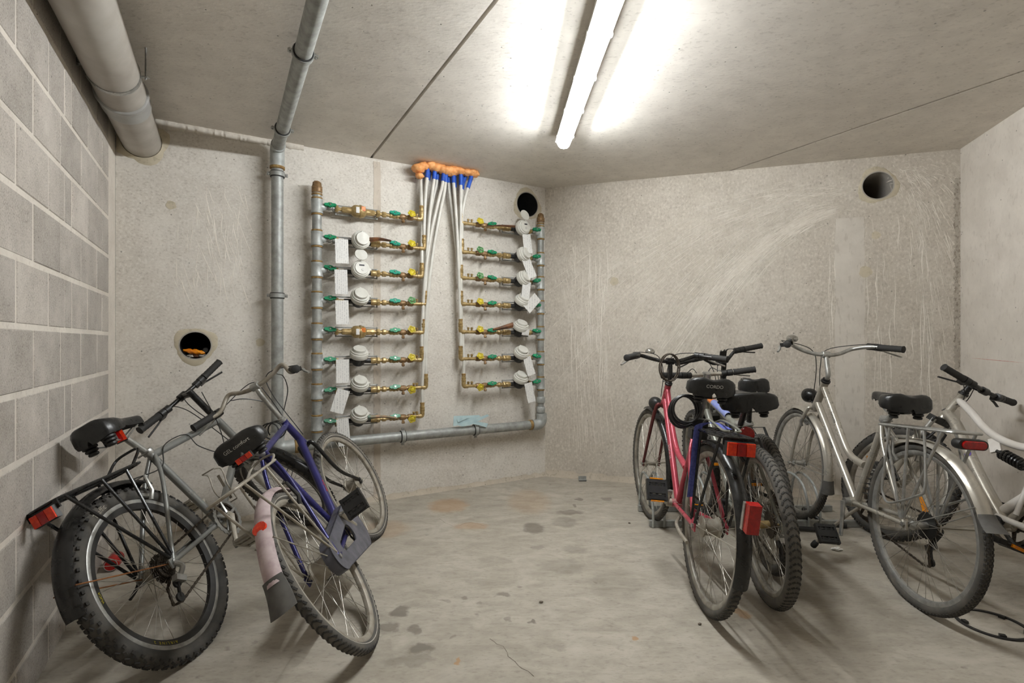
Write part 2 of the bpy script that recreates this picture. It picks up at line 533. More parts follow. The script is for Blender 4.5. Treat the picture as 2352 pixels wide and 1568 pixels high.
def text_tris(s, size):
    """flat lettering as (verts, faces) in its own x/y plane, centred"""
    c = bpy.data.curves.new('lettering', 'FONT')
    c.body = s
    c.size = size
    c.align_x = 'CENTER'
    c.align_y = 'CENTER'
    o = bpy.data.objects.new('lettering', c)
    COL.objects.link(o)
    bpy.context.view_layer.update()
    me = o.evaluated_get(bpy.context.evaluated_depsgraph_get()).to_mesh()
    vs = [v.co.copy() for v in me.vertices]
    fs = [tuple(p.vertices) for p in me.polygons]
    bpy.data.objects.remove(o)
    bpy.data.curves.remove(c)
    return vs, fs

def lettering(s, size, fn, mat, parent, mtx=None):
    vs, fs = text_tris(s, size)
    return MB().add([fn(p.x, p.y) for p in vs], fs).build('lettering', mat, parent, mtx, angle=0)

# ------------------------------------------------------------------ the room: plan corners (metres)
C1, C2, C3 = V((-2.276, 2.911, 0)), V((0.281, 4.314, 0)), V((3.042, 3.441, 0))
C4, C5 = V((1.60, -1.226, 0)), V((0.066, -1.226, 0))
UP = V((0, 0, 1))
class Wall:
    def __init__(s, a, b):
        s.a = a
        s.len = (b - a).length
        s.e = (b - a).normalized()
        s.n = V((s.e.y, -s.e.x, 0))                     # towards the room
    def p(s, u, z, d=0.0):
        return s.a + s.e * u + s.n * d + UP * z
    def at(s, px, py, d=0.0):
        """(distance along the wall, height) of the point seen at a photo position, d off the wall"""
        r = V(((px - CX) / F, 1, (HY - py) / F))
        o = s.a + s.n * d
        k = (o.x * s.n.x + o.y * s.n.y) / (r.x * s.n.x + r.y * s.n.y)
        q = V((r.x * k, r.y * k, 0)) - s.a
        return q.dot(s.e), EYE + r.z * k
W1, W2, W3 = Wall(C1, C2), Wall(C2, C3), Wall(C3, C4)
WL = Wall(C5, C1)

def wall_with_holes(name, w, mat, holes, thick=0.22, top=CEIL):
    """wall face with round openings cut through it, plus a solid back"""
    bm = bmesh.new()
    def loop(pts):
        vs = [bm.verts.new(p) for p in pts]
        return [bm.edges.new((vs[i], vs[(i + 1) % len(vs)])) for i in range(len(vs))]
    ed = loop([w.p(0, 0), w.p(w.len, 0), w.p(w.len, top), w.p(0, top)])
    for u, z, r in holes:
        ed += loop([w.p(u + r * math.cos(2 * PI * i / 40), z + r * math.sin(2 * PI * i / 40)) for i in range(40)])
    bmesh.ops.triangle_fill(bm, use_beauty=True, edges=ed)
    for f in list(bm.faces):
        c = f.calc_center_median() - w.a
        u, z = c.dot(w.e), c.z
        if any((u - h[0]) ** 2 + (z - h[1]) ** 2 < (h[2] * 0.98) ** 2 for h in holes):
            bm.faces.remove(f)
    for f in bm.faces:
        if f.normal.dot(w.n) < 0:
            f.normal_flip()
    ret = bmesh.ops.extrude_face_region(bm, geom=list(bm.faces))
    for v in [g for g in ret['geom'] if isinstance(g, bmesh.types.BMVert)]:
        v.co -= w.n * thick
    bmesh.ops.recalc_face_normals(bm, faces=bm.faces)
    me = bpy.data.meshes.new(name)
    bm.to_mesh(me)
    bm.free()
    me.materials.append(M[mat])
    return tag(link(name, me), kind='structure')

def slab(name, poly, z0, z1, mat, parent=None):
    o = MB().prism([(p.x, p.y) for p in poly], (0, 0, z0), (1, 0, 0), (0, 1, 0), UP, z1 - z0).build(name, mat, parent, angle=0)
    return o if parent else tag(o, kind='structure')

def clip(poly, nrm, off, keep):
    """convex polygon cut by the line nrm.p = off"""
    out = []
    for i in range(len(poly)):
        a, b = poly[i], poly[(i + 1) % len(poly)]
        da, db = (nrm.dot(a) - off) * keep, (nrm.dot(b) - off) * keep
        if da >= 0:
            out.append(a)
        if (da > 0) != (db > 0) and abs(da - db) > 1e-9:
            out.append(a + (b - a) * (da / (da - db)))
    return out

big = [V((-2.7, 3.1, 0)), V((0.25, 4.75, 0)), V((3.4, 3.75, 0)), V((1.9, -1.6, 0)), V((-0.2, -1.6, 0))]
floor = slab('floor', big, -0.12, 0.0, 'floor')
ceiling = slab('ceiling', big, CEIL + 0.03, CEIL + 0.2, 'ceiling')
jn = V((0.8703, 0.4926, 0))                             # the slab joints run parallel to the block wall
cuts = [-9, 0.906, 3.363, 9]
for i in range(3):
    q = clip(clip(big, jn, cuts[i] + 0.009, 1), jn, cuts[i + 1] - 0.009, -1)
    slab('slab_panel', q, CEIL, CEIL + 0.03, 'ceiling', ceiling)

HOLES1 = [(W1.at(449, 793)[0], W1.at(449, 793)[1], 0.085), (W1.at(1211, 470)[0], W1.at(1211, 470)[1], 0.103)]
HOLES2 = [(W2.at(2016, 426)[0], W2.at(2016, 426)[1], 0.097)]
wall_back = wall_with_holes('wall_back', W1, 'wall', HOLES1)
wall_back_right = wall_with_holes('wall_back_right', W2, 'wall2', HOLES2)
wall_right = wall_with_holes('wall_right', W3, 'wall3', [])
wall_front = wall_with_holes('wall_front', Wall(C4, C5), 'wall3', [])
for w, par, hs in ((W1, wall_back, HOLES1), (W2, wall_back_right, HOLES2)):
    for u, z, r in hs:
        c = w.p(u, z, 0)
        MB().lathe([(0.0, -0.9), (r - 0.001, -0.9), (r - 0.001, 0.002)], c, w.n, 40, caps=False).build('pipe_sleeve', 'pvc' if par is wall_back_right else 'dark', par)  # meter-wall sleeves take the dark colour, so their inner shade is painted
        MB().lathe([(0.0, -0.88), (r - 0.002, -0.88)], c, w.n, 40, caps=False).build('painted_shade_disc', 'dark', par)  # added dark disc, painting the shade at the deep end of the opening
        MB().lathe([(r - 0.004, 0.0), (r - 0.004, 0.006), (r + 0.003, 0.006), (r + 0.003, 0.0)], c, w.n, 40, close=True).build('sleeve_rim', 'pvc', par)
        # trowelled mortar around the sleeve, an uneven ring
        rg = random.Random(int(u * 1000))
        n = 40
        rad = [r + 0.028 + 0.012 * math.sin(3 * i * 2 * PI / n + u) + rg.uniform(-0.004, 0.004) for i in range(n)]
        cs = [(math.cos(2 * PI * i / n), math.sin(2 * PI * i / n)) for i in range(n)]
        rows = [[w.p(u + cs[i][0] * q(i), z + cs[i][1] * q(i), dd) for i in range(n)] for q, dd in ((lambda i: r + 0.002, 0.0), (lambda i: r + 0.003, 0.005), (lambda i: rad[i] - 0.008, 0.004), (lambda i: rad[i], 0.0))]
        MB().grid(rows, closed_v=True).build('mortar_ring', 'patch', par)

# thin formwork bands and repair plugs in the cast walls
def wall_patch(w, par, poly, d, name, mat):
    MB().prism(poly, w.a + w.n * 0.0, w.e, UP, w.n, d).build(name, mat, par, angle=0)
def wavy(u0, u1, z0, z1, amp, rg, n=24):
    l = [(u0 + rg.uniform(-amp, amp), z0 + (z1 - z0) * i / n) for i in range(n + 1)]
    r = [(u1 + rg.uniform(-amp, amp), z0 + (z1 - z0) * i / n) for i in range(n, -1, -1)]
    return l + r
rg = random.Random(3)
ua, ub = W1.at(858, 600)[0], W1.at(874, 600)[0]
wall_patch(W1, wall_back, wavy(ua, ub, 0.02, CEIL - 0.02, 0.003, rg), 0.002, 'formwork_seam', 'seam')
ua, ub = W2.at(1918, 600)[0], W2.at(1986, 600)[0]
wall_patch(W2, wall_back_right, wavy(ua, ub, 0.02, W2.at(1950, 500)[1], 0.006, rg), 0.0015, 'formwork_band', 'band')
wall_patch(W2, wall_back_right, wavy(W2.len - .034, W2.len - .004, .95, 2.25, .009, rg, 130), 0.002, 'rough_edge', 'honeycomb')
def plug(w, par, px, py, r):
    u, z = w.at(px, py)
    wall_patch(w, par, [(u + r * (1 + .12 * math.sin(5 * a + px)) * math.cos(a), z + r * (1 + .1 * math.cos(3 * a)) * math.sin(a)) for a in [2 * PI * i / 18 for i in range(18)]], 0.002, 'repair_plug', 'patch')
plug(W2, wall_back_right, 1988, 624, 0.04)
plug(W2, wall_back_right, 2012, 540, 0.028)
plug(W2, wall_back_right, 1411, 646, 0.034)
plug(W1, wall_back, 393, 471, 0.026)
plug(W1, wall_back, 598, 786, 0.026)

# cement splashed over the cast walls: hundreds of fine raised streaks
def ribbons(w, lines, d, name, par, mat='splash'):
    mb = MB()
    for pts, wd in lines:
        m = len(pts)
        rows = []
        for i, (u, z) in enumerate(pts):
            a, b = pts[max(0, i - 1)], pts[min(m - 1, i + 1)]
            dx, dz = b[0] - a[0], b[1] - a[1]
            L = math.hypot(dx, dz) or 1
            k = wd * math.sin(PI * (i + 0.35) / (m + 0.7 - 1)) if m > 2 else wd
            k = max(abs(k), wd * 0.15)
            rows.append([w.p(u - dz / L * k, z + dx / L * k, d * 0.2), w.p(u, z, d), w.p(u + dz / L * k, z - dx / L * k, d * 0.2)])
        mb.grid(rows)
    o = mb.build(name, mat, par, angle=0)
    return tag(o, kind='stuff')
def arc_streaks(n, u0, z0, vu, vz, tmax, rg, spread=0.12, wd=(0.0006, 0.0022), g=3.2):
    out = []
    for _ in range(n):
        a, b = rg.uniform(*vu), rg.uniform(*vz)
        t0 = rg.random() ** 0.8 * tmax
        t1 = t0 + rg.uniform(0.02, 0.10)
        uo, zo = u0 + rg.gauss(0, spread * 0.3), z0 + rg.gauss(0, spread * 0.4)
        pts = []
        for i in range(6):
            t = t0 + (t1 - t0) * i / 5
            pts.append((uo + a * t, zo + b * t - g * t * t / 2))
        if all(0.01 < p[0] < W2.len - 0.01 and 0.15 < p[1] < CEIL - 0.02 for p in pts):
            out.append((pts, rg.uniform(*wd)))
    return out
rg = random.Random(11)
hu, hz = HOLES2[0][:2]
TH = (0.0006, 0.0019)
ls = arc_streaks(900, hu - 0.18, hz - 0.04, (-2.8, -1.0), (-0.3, 0.6), 0.85, rg, wd=TH)
ls += arc_streaks(900, hu - 0.22, hz - 0.14, (-1.9, -1.45), (-0.65, -0.10), 0.66, rg, 0.07, wd=TH)
ls += arc_streaks(420, hu - 0.22, hz - 0.12, (-1.75, -1.60), (-0.50, -0.30), 0.60, rg, 0.05, wd=(.0006, .002))
ls += arc_streaks(520, hu + 0.10, hz + 0.05, (0.2, 0.9), (-0.4, 0.7), 1.0, rg, wd=TH)
ls += arc_streaks(380, 0.18, 1.95, (0.10, 0.42), (-1.8, -0.5), 0.9, rg, 0.25, wd=TH)
for _ in range(110):                                     # drips running down below the opening
    u = W2.at(rg.uniform(1905, 2150), 600)[0]
    if rg.random() < 0.4:
        u = W2.at(rg.uniform(1312, 1400), 600)[0]
    z = rg.uniform(1.1, 2.05)
    L = rg.uniform(0.1, 0.7)
    ph = rg.uniform(0, 6)
    ls.append(([(u + 0.004 * math.sin(ph + 9 * i / 12), z - L * i / 12) for i in range(13)], rg.uniform(0.0008, 0.0035)))
ribbons(W2, ls, 0.0012, 'cement_splashes', wall_back_right)
ls = []
for _ in range(70):                                      # faint streaks on the meter wall
    u, z = W1.at(rg.uniform(395, 560), rg.uniform(420, 640))
    L = rg.uniform(0.05, 0.3)
    sl = rg.uniform(-0.1, 0.45)
    ls.append(([(u + sl * L * (i / 8) + 0.0012 * math.sin(i), z - L * i / 8) for i in range(9)], rg.uniform(0.0012, 0.0042)))
ribbons(W1, ls, 0.001, 'cement_splashes', wall_back)
ribbons(W3, [([(W3.at(2232, 822)[0] + (W3.at(2352, 830)[0] - W3.at(2232, 822)[0]) * i / 6, W3.at(2232, 822)[1] - 0.012 * i / 6) for i in range(7)], 0.0018)], 0.0008, 'chalk_mark', wall_right, 'chalk')

# hairline crack and mortar skirt on the floor
def floor_strip(name, pxs, wd, mat):
    pts = [V((*floor_px(*p), 0)) for p in pxs]
    pts = cr(pts, 4)
    rg = random.Random(len(pxs))
    pts = [p + V((rg.uniform(-.006, .006), rg.uniform(-.006, .006), 0)) for p in pts]
    rows = []
    for i, p in enumerate(pts):
        d = (pts[min(len(pts) - 1, i + 1)] - pts[max(0, i - 1)]).normalized()
        s = V((-d.y, d.x, 0)) * wd * rg.uniform(0.4, 1)
        rows.append([p - s + UP * 0.0006, p + s + UP * 0.0006])
    MB().grid(rows).build(name, mat, floor, angle=0)
floor_strip('crack', [(1127, 1465), (1160, 1492), (1180, 1520), (1223, 1551)], 0.0016, 'crack')
floor_strip('crack', [(1010, 1190), (1040, 1208), (1080, 1200), (1110, 1207)], 0.0012, 'crack')
def skirt(name, w, u0, u1, h):
    rg = random.Random(5)
    n = 60
    rows = []
    for i in range(n + 1):
        u = u0 + (u1 - u0) * i / n
        k = rg.uniform(0.7, 1.2)
        rows.append([w.p(u, h * k, 0.0005), w.p(u, h * k * 0.5, 0.007 * k), w.p(u, 0.0006, 0.022 * k)])
    return tag(MB().grid(rows).build(name, 'skirt'), kind='structure')
skirt('trim_1', W1, 0.02, W1.len - 0.005, 0.035)
skirt('trim_2', W2, 0.005, W2.len - 0.02, 0.05)
# bulging mortar bead where the meter wall meets the ceiling
n = 70
rows = []
rg = random.Random(21)
u0, u1 = 0.19, W1.at(660, 340)[0] + 0.1
for i in range(n + 1):
    u = u0 + (u1 - u0) * i / n
    k = (0.024 + rg.uniform(-0.003, 0.003)) * (1 - 0.35 * i / n)
    rows.append([W1.p(u, CEIL - k * (1.9 * math.sin(a)), k * 1.5 * math.cos(a) * (0.8 + .2 * math.sin(a * 2))) for a in [PI / 2 * j / 8 for j in range(9)]])
tag(MB().grid(rows).build('trim_3', 'mortar'), kind='structure')

# ------------------------------------------------------------------ the block wall
wall_left = tag(MB().prism([(p.x, p.y) for p in (C5 - WL.n * 0.0008, C1 - WL.n * 0.0008, C1 - WL.n * 0.2, C5 - WL.n * 0.2)], (0, 0, 0), (1, 0, 0), (0, 1, 0), UP, CEIL).build('wall_left', 'mortar', angle=0), kind='structure')
EVEN = [0.055, 0.369, 0.68, 0.955, 1.063, 1.271, 1.595, 1.91, 2.225, 2.54]
ODD = [0.174, 0.489, 0.803, 1.12, 1.436, 1.752, 2.067, 2.382, 2.54]
rg = random.Random(9)
for row in range(12):
    z0 = 1.18 - 6 * 0.2075 + 0.2075 * row
    z1 = min(z0 + 0.2075, CEIL)
    z0 = max(z0, 0.0)
    if z1 - z0 < 0.03:
        continue
    js = [0.20] + (ODD if row % 2 else EVEN)[1:]
    for a, b in zip(js, js[1:]):
        g = 0.0072
        ua, ub = WL.len - b + g, WL.len - a - g
        if ub - ua < 0.02:
            continue
        d = 0.0005 + rg.uniform(0, 0.0022)
        za, zb = z0 + (0.009 if z0 > 0 else 0), z1 - 0.009
        c = 0.003
        mb = MB()
        q = lambda u, z, dd: WL.p(u, z, dd)
        vs = [q(ua, za, -0.02), q(ub, za, -0.02), q(ub, zb, -0.02), q(ua, zb, -0.02),
              q(ua, za, d - c), q(ub, za, d - c), q(ub, zb, d - c), q(ua, zb, d - c),
              q(ua + c, za + c, d), q(ub - c, za + c, d), q(ub - c, zb - c, d), q(ua + c, zb - c, d)]
        o4 = lambda a, b: [(a + i, a + (i + 1) % 4, b + (i + 1) % 4, b + i) for i in range(4)]
        mb.add(vs, o4(0, 4) + o4(4, 8) + [(8, 9, 10, 11)])
        mb.build('block', 'block', wall_left, angle=0)

# ------------------------------------------------------------------ strip light
ly0, ly1 = 3.20, 1.63
la, lb = V((0.322, ly0, 0)), V((0.372, ly1, 0))
ld = (lb - la).normalized()
lx = V((ld.y, -ld.x, 0))
light = thing('strip_light', 'long white weatherproof fluorescent strip light on the concrete ceiling', 'light', MX.Translation((0, 0, 0)))
L = (lb - la).length
MB().prism([(-.042, 0), (.042, 0), (.046, -.03), (.050, -.046), (.050, -.052), (-.050, -.052), (-.050, -.046), (-.046, -.03)], la + UP * (CEIL - 0.001), lx, UP, ld, L).build('housing', 'light_housing', light)
sec = [(.0465, -.053), (.041, -.072), (.033, -.092), (.020, -.104), (0, -.107), (-.020, -.104), (-.033, -.092), (-.041, -.072), (-.0465, -.053)]
rows = []
for t, k in ((0.004, 0.30), (0.012, 0.72), (0.03, 0.93), (0.06, 1.0), (L - .06, 1.0), (L - .03, .93), (L - .012, .72), (L - .004, .30)):
    rows.append([la + ld * t + lx * (x * (0.75 + .25 * k)) + UP * (CEIL - .053 + (z + .053) * k) for x, z in sec])
MB().grid(rows).build('diffuser', 'diffuser', light)
MB().tube([la + ld * .05 + UP * (CEIL - .066), lb - ld * .05 + UP * (CEIL - .066)], .013, 14).build('tube', 'tube_glow', light)
for i in range(5):
    for sgn in (-1, 1):
        c = la + ld * (0.1 + i * (L - 0.2) / 4) + lx * (sgn * 0.0505) + UP * (CEIL - 0.052)
        rot = MX((lx, ld, UP)).transposed()
        MB().box(c, (0.006, 0.022, 0.020), rot).build('clip', 'light_housing', light)

# ------------------------------------------------------------------ pipes
def run(parent, name, mat, path, r, n=20):
    return MB().tube(path, r, n).build(name, mat, parent)
def collar(parent, name, mat, c, axis, r, h, n=20):
    return MB().lathe([(r * 0.9, -h / 2), (r, -h / 2 + h * .15), (r, h / 2 - h * .15), (r * 0.9, h / 2)], c, axis, n).build(name, mat, parent)
def clamp(parent, c, axis, r, side, h=0.026):
    """pipe clamp: steel band with a rubber lining, two bolt ears and a rod to the wall or ceiling"""
    axis, side = V(axis).normalized(), V(side).normalized()
    o = MB().lathe([(r + .001, -h / 2), (r + .009, -h / 2), (r + .009, h / 2), (r + .001, h / 2)], c, axis, 24, close=True).build('clamp', 'galv', parent)
    MB().lathe([(r + .0005, -h * .7), (r + .006, -h * .7), (r + .006, h * .7), (r + .0005, h * .7)], c, axis, 24, close=True).build('clamp_lining', 'rubber', o)
    e = axis.cross(side).normalized()
    rot = MX((e, axis, side)).transposed()
    mb = MB()
    for s in (-1, 1):
        mb.box(V(c) + e * (s * (r + .014)), (.022, h * .8, .009), rot)
        mb.cyl(V(c) + e * (s * (r + .016)) - side * .011, V(c) + e * (s * (r + .016)) + side * .011, .0045, 6)
    mb.build('clamp_bolt', 'steel', o)
    MB().cyl(V(c) - side * (r + .004), V(c) - side * (r + .05), .005, 8).build('clamp_rod', 'steel', o)
    return o

# big grey drain under the ceiling, parallel to the block wall
du, dz, dr = 0.122, 2.312, 0.098
d0 = W1.p(du, dz, 0.0)
dd = -WL.e
drain = thing('drain_pipe', 'thick grey plastic drain pipe under the ceiling beside the block wall', 'pipe')
run(drain, 'pipe_length', 'pvc', [d0, d0 + dd * 0.66], dr, 40)
run(drain, 'pipe_length', 'pvc', [d0 + dd * 0.60, d0 + dd * 3.6], dr, 40)
MB().lathe([(dr, 0), (dr + .006, .004), (dr + .007, .02), (dr + .004, .03), (dr + .004, .11), (dr + .009, .115), (dr + .011, .128), (dr + .009, .141), (dr, .146)], d0 + dd * 0.53, dd, 40).build('coupling', 'pvc_joint', drain)
cl = MB().lathe([(dr, -.013), (dr + .004, -.013), (dr + .004, .013), (dr, .013)], d0 + dd * 0.88, dd, 40, close=True).build('clamp_band', 'steel', drain)
sd = V((dd.y, -dd.x, 0))
for s in (-1, 1):
    MB().box(d0 + dd * 0.88 + sd * (s * (dr + .016)), (.03, .02, .004)).build('clamp_ear', 'steel', cl)
    MB().cyl(d0 + dd * 0.88 + sd * (s * (dr + .02)) - UP * .01, V((*(d0 + dd * 0.88 + sd * (s * (dr + .02))).xy, CEIL)), .004, 8).build('clamp_rod', 'steel', cl)
n = 30
rad = [0.135 + 0.014 * math.sin(4 * 2 * PI * i / n) + random.uniform(-.004, .004) for i in range(n)]
rows = []
for k, d_ in ((0, .0), (1, .012), (2, .006), (3, .0005)):
    rr = []
    for i in range(n):
        a = 2 * PI * i / n
        q = [dr - .002, dr + .004, rad[i] - .012, rad[i]][k]
        u, z = max(0.004, du + q * math.cos(a)), min(CEIL - .001, dz + q * math.sin(a))
        rr.append(W1.p(u, z, d_))
    rows.append(rr)
MB().grid(rows, closed_v=True).build('mortar_ring', 'patch', wall_back)

# galvanised main: along the ceiling, down the wall, along the foot of the wall
GR = 0.036
gp = V((-1.497, 3.236, 0))                              # foot of the vertical run
ZC, ZB = 2.37, 0.46
du1 = W1.e
main = thing('supply_pipe', 'galvanised steel supply pipe running along ceiling, down and along the wall', 'pipe')
top = V((gp.x, gp.y, ZC))
gd = -WL.e
run(main, 'pipe_length', 'galv', [top + gd * .04, top + gd * 3.4], GR)
run(main, 'pipe_length', 'galv', [V((gp.x, gp.y, ZC - .09)), V((gp.x, gp.y, ZB + .03))], GR)
MB().tube(cr([top + gd * .07, top + gd * .02, top - UP * .02, top - UP * .12], 6), GR + .007, 20).build('elbow', 'galv_tee', main)
for z in (ZC - .125,):
    collar(main, 'thread_seal', 'hemp', (gp.x, gp.y, z), UP, GR + .009, .02)
for k in (0.33, 1.22):
    clamp(main, top + gd * k, gd, GR, -UP)
for y in (401, 679):
    clamp(main, (gp.x, gp.y, EYE + (HY - y) * gp.y / F), UP, GR, W1.n)
pb = V((gp.x, gp.y, ZB))
ue = W1.at(1242, 700, .08)[0]
ug = (gp - W1.a).dot(W1.e)
gdist = (gp - W1.a).dot(W1.n)
pe = W1.p(ue, ZB, gdist)
run(main, 'pipe_length', 'galv', [pb, pe], GR)
MB().tube(cr([pb + UP * .10, pb + UP * .03, pb + du1 * .03, pb + du1 * .10], 6), GR + .008, 20).build('elbow', 'galv_tee', main)
collar(main, 'thread_seal', 'hemp', pb + du1 * .115, du1, GR + .008, .03)
MB().tube(cr([pe - du1 * .09, pe - du1 * .03, pe + UP * .03, pe + UP * .09], 6), GR + .008, 20).build('elbow', 'galv_tee', main)
collar(main, 'thread_seal', 'hemp', pe - du1 * .105, du1, GR + .006, .025)
for px in (925, 1092):
    u = W1.at(px, 990, gdist)[0]
    clamp(main, W1.p(u, ZB, gdist), W1.e, GR, W1.n)

# the two risers
D = gdist
def zrow(px, py):
    return W1.at(px, py, D)[1]
uL, uR = W1.at(728, 700, D)[0], W1.at(1242, 700, D)[0]
zL = [zrow(728, y) for y in (474, 548, 619, 689, 761, 830, 900, 972)]
zR = [zrow(1242, y) for y in (535, 596, 651, 706, 765, 822, 880)]
def riser(u, zs, ztop, label, r, sgn, cap_mat):
    t = thing('riser_pipe', label, 'pipe')
    run(t, 'pipe_length', 'galv', [W1.p(u, ZB + .02, D), W1.p(u, ztop - .04, D)], r)
    for z in zs:
        te = MB()
        te.lathe([(r + .002, -.048), (r + .008, -.046), (r + .008, -.036), (r + .006, -.032), (r + .006, .032), (r + .008, .036), (r + .008, .046), (r + .002, .048)], W1.p(u, z, D), UP, 20)
        te.lathe([(.026, 0), (.026, r + .012), (.021, r + .018), (.016, r + .034)], W1.p(u, z, D), W1.e * sgn, 16)
        te = te.build('tee', 'galv_tee', t)
        for s in (-1, 1):
            collar(te, 'thread_seal', 'hemp', W1.p(u, z + s * .053, D), UP, r + .005, .012)
    MB().lathe([(r + .002, -.055), (r + .006, -.05), (r + .006, -.018), (r + .002, -.012), (r - .002, .012), (r - .014, .022), (0, .022)], W1.p(u, ztop, D), UP, 8).build('end_cap', cap_mat, t)
    collar(t, 'thread_seal', 'hemp', W1.p(u, ztop - .065, D), UP, r + .004, .012)
    return t
riser(uL, zL, zrow(728, 424), 'galvanised riser pipe with eight tees under a bronze end cap', .030, 1, 'brass_old')
riser(uR, zR, zrow(1242, 496), 'galvanised riser pipe with seven tees close to the wall corner', .026, -1, 'brass_old')
for z in (0.58, 0.66):
    collar(bpy.data.objects['riser_pipe.001'], 'coupling', 'galv_tee', W1.p(uR, z, D), UP, .036, .05)

# ------------------------------------------------------------------ meter branches
ORD = ['topmost', 'second', 'third', 'fourth', 'fifth', 'sixth', 'seventh', 'lowest']
def branch(side, row, z, u, spool=False):
    """one row of fittings; u: dict of positions along the wall"""
    sg = 1 if side == 'L' else -1
    e = W1.e * sg
    n8 = 8 if side == 'L' else 7
    word = ORD[row] if row < n8 - 1 else 'lowest'
    lab = ('%s brass pipe branch on the eight-tee riser' if side == 'L' else '%s brass pipe branch on the corner riser') % word
    t = thing('pipe_branch', lab, 'pipe fitting', group='brass meter branches on the ' + ('eight-tee riser' if side == 'L' else 'corner riser'))
    P = lambda uu, d=0.0, dz=0.0: W1.p(uu, z + dz, D + d)
    br = 'brass'
    MB().tube([P(u['tee']), P(u['elbow'])], .0125, 12).build('pipe_length', br, t)
    for k, mt, hm in (('v1', 'steel', 'valve_green'), ('v2', 'galv_tee', 'valve_teal' if side == 'L' and row < 4 else 'valve_green')):
        c = P(u[k])
        b = MB().lathe([(.014, -.032), (.019, -.030), (.019, -.017), (.016, -.015), (.021, -.006), (.021, .006), (.016, .015), (.019, .017), (.019, .030), (.014, .032)], c, e, 10).build('ball_valve', mt if k == 'v1' else 'brass', t)
        tilt = random.uniform(-.25, .25)
        ax = (W1.n * math.cos(.5) + UP * math.sin(.5)).normalized()
        hx = (e * math.cos(tilt) + ax.cross(e) * math.sin(tilt)).normalized()
        hc = c + ax * .030
        mb = MB().cyl(c, hc, .006, 8)
        mb.build('valve_stem', 'brass_old', b)
        mb = MB()
        hy = ax.cross(hx).normalized()
        poly = [(-.040, 0), (-.034, .010), (-.014, .012), (-.010, .017), (.010, .017), (.014, .012), (.034, .010), (.040, 0), (.034, -.010), (.014, -.012), (.010, -.017), (-.010, -.017), (-.014, -.012), (-.034, -.010)]
        mb.prism(poly, hc - ax * .006, hx, hy, ax, .012)
        mb.build('valve_handle', hm, b)
        MB().lathe([(.006, 0), (.006, .004), (.003, .004)], hc + ax * .006, ax, 8).build('handle_screw', 'steel', b)
    hexs = [(u['n1'], .024, .022, 6), (u['n2'], .025, .024, 6), (u['n3'], .020, .03, 8)]
    if not spool:
        hexs += [(u['n2'] - sg * .032, .022, .04, 16)]
    else:
        hexs += [(u['m'] - sg * .085, .021, .05, 8), (u['m'] + sg * .085, .021, .05, 8)]
    for uu, r, h, k in hexs:
        MB().lathe([(r * .86, -h / 2), (r, -h * .3), (r, h * .3), (r * .86, h / 2)], P(uu), e, k).build('union_nut', 'brass', t)
    cv = MB().lathe([(.015, -.026), (.019, -.02), (.021, -.008), (.021, .008), (.018, .02), (.015, .026)], P(u['cv']), e, 12).build('check_valve', 'brass_old', t)
    MB().lathe([(.009, 0), (.009, .03), (.012, .031), (.012, .044), (.008, .046)], P(u['cv']), -UP * .9 + W1.n * .3, 8).build('drain_nipple', 'brass_old', cv)
    # hand wheel on its stem, facing the room
    ax = (W1.n * .9 + UP * (.45 if row < 6 else -.2)).normalized()
    c = P(u['w'])
    MB().lathe([(.017, -.02), (.020, -.012), (.020, .012), (.017, .02)], c, e, 12).build('valve_body', 'brass_old', t)
    hwm = 'green_wheel' if (side, row) in (('L', 3), ('R', 1), ('R', 2)) else 'yellow'
    wc = c + ax * .048
    MB().cyl(c, wc, .007, 8).build('valve_stem', 'brass', t)
    mb = MB()
    x, y, _ = frame_of(ax)
    mb.tube([wc + (x * math.cos(a) + y * math.sin(a)) * (.024 + .003 * math.cos(5 * a)) for a in [2 * PI * i / 30 for i in range(30)]], .0042, 6, closed=True)
    for i in range(5):
        a = 2 * PI * i / 5
        mb.cyl(wc, wc + (x * math.cos(a) + y * math.sin(a)) * .023, .0038, 6)
    if hwm == 'yellow':
        mb.lathe([(.015, -.003), (.017, 0), (.012, .005), (.004, .006)], wc, ax, 12)
    else:
        mb.lathe([(.007, -.004), (.007, .005)], wc, ax, 10)
    mb.build('hand_wheel', hwm, t)
    for k in ('p1', 'p2'):
        MB().lathe([(.007, 0), (.007, .022), (.010, .023), (.010, .034), (.007, .036)], P(u[k]), UP + W1.n * .2, 8).build('test_nipple', 'brass', t)
    el = P(u['elbow'])
    MB().tube(cr([el - e * .035, el - e * .008, el + UP * .012, el + UP * .04], 5), .0165, 12).build('elbow', 'brass', t)
    MB().lathe([(.0155, .035), (.018, .038), (.018, .05), (.016, .052), (.018, .055), (.018, .066), (.0155, .068), (.0155, .082), (.013, .084)], el, UP, 14).build('press_sleeve', 'brass', t)
    MB().lathe([(.0162, .084), (.0162, .096), (.0135, .098)], el, UP, 14).build('press_collar', 'hemp', t)
    # steel rails of the meter bracket behind the fittings
    for s in (-1, 1):
        MB().tube([P(u['n1'], -.03, s * .03), P(u['n2'], -.03, s * .03)], .0045, 6).build('bracket_rail', 'galv', t)
    for k in ('n1', 'n2'):
        MB().box(P(u[k], -.03), (.008, .012, .07), MX((W1.e, W1.n, UP)).transposed()).build('bracket_plate', 'galv', t)
        MB().cyl(P(u[k], -.03), P(u[k], -D), .006, 8).build('bracket_stud', 'galv', t)
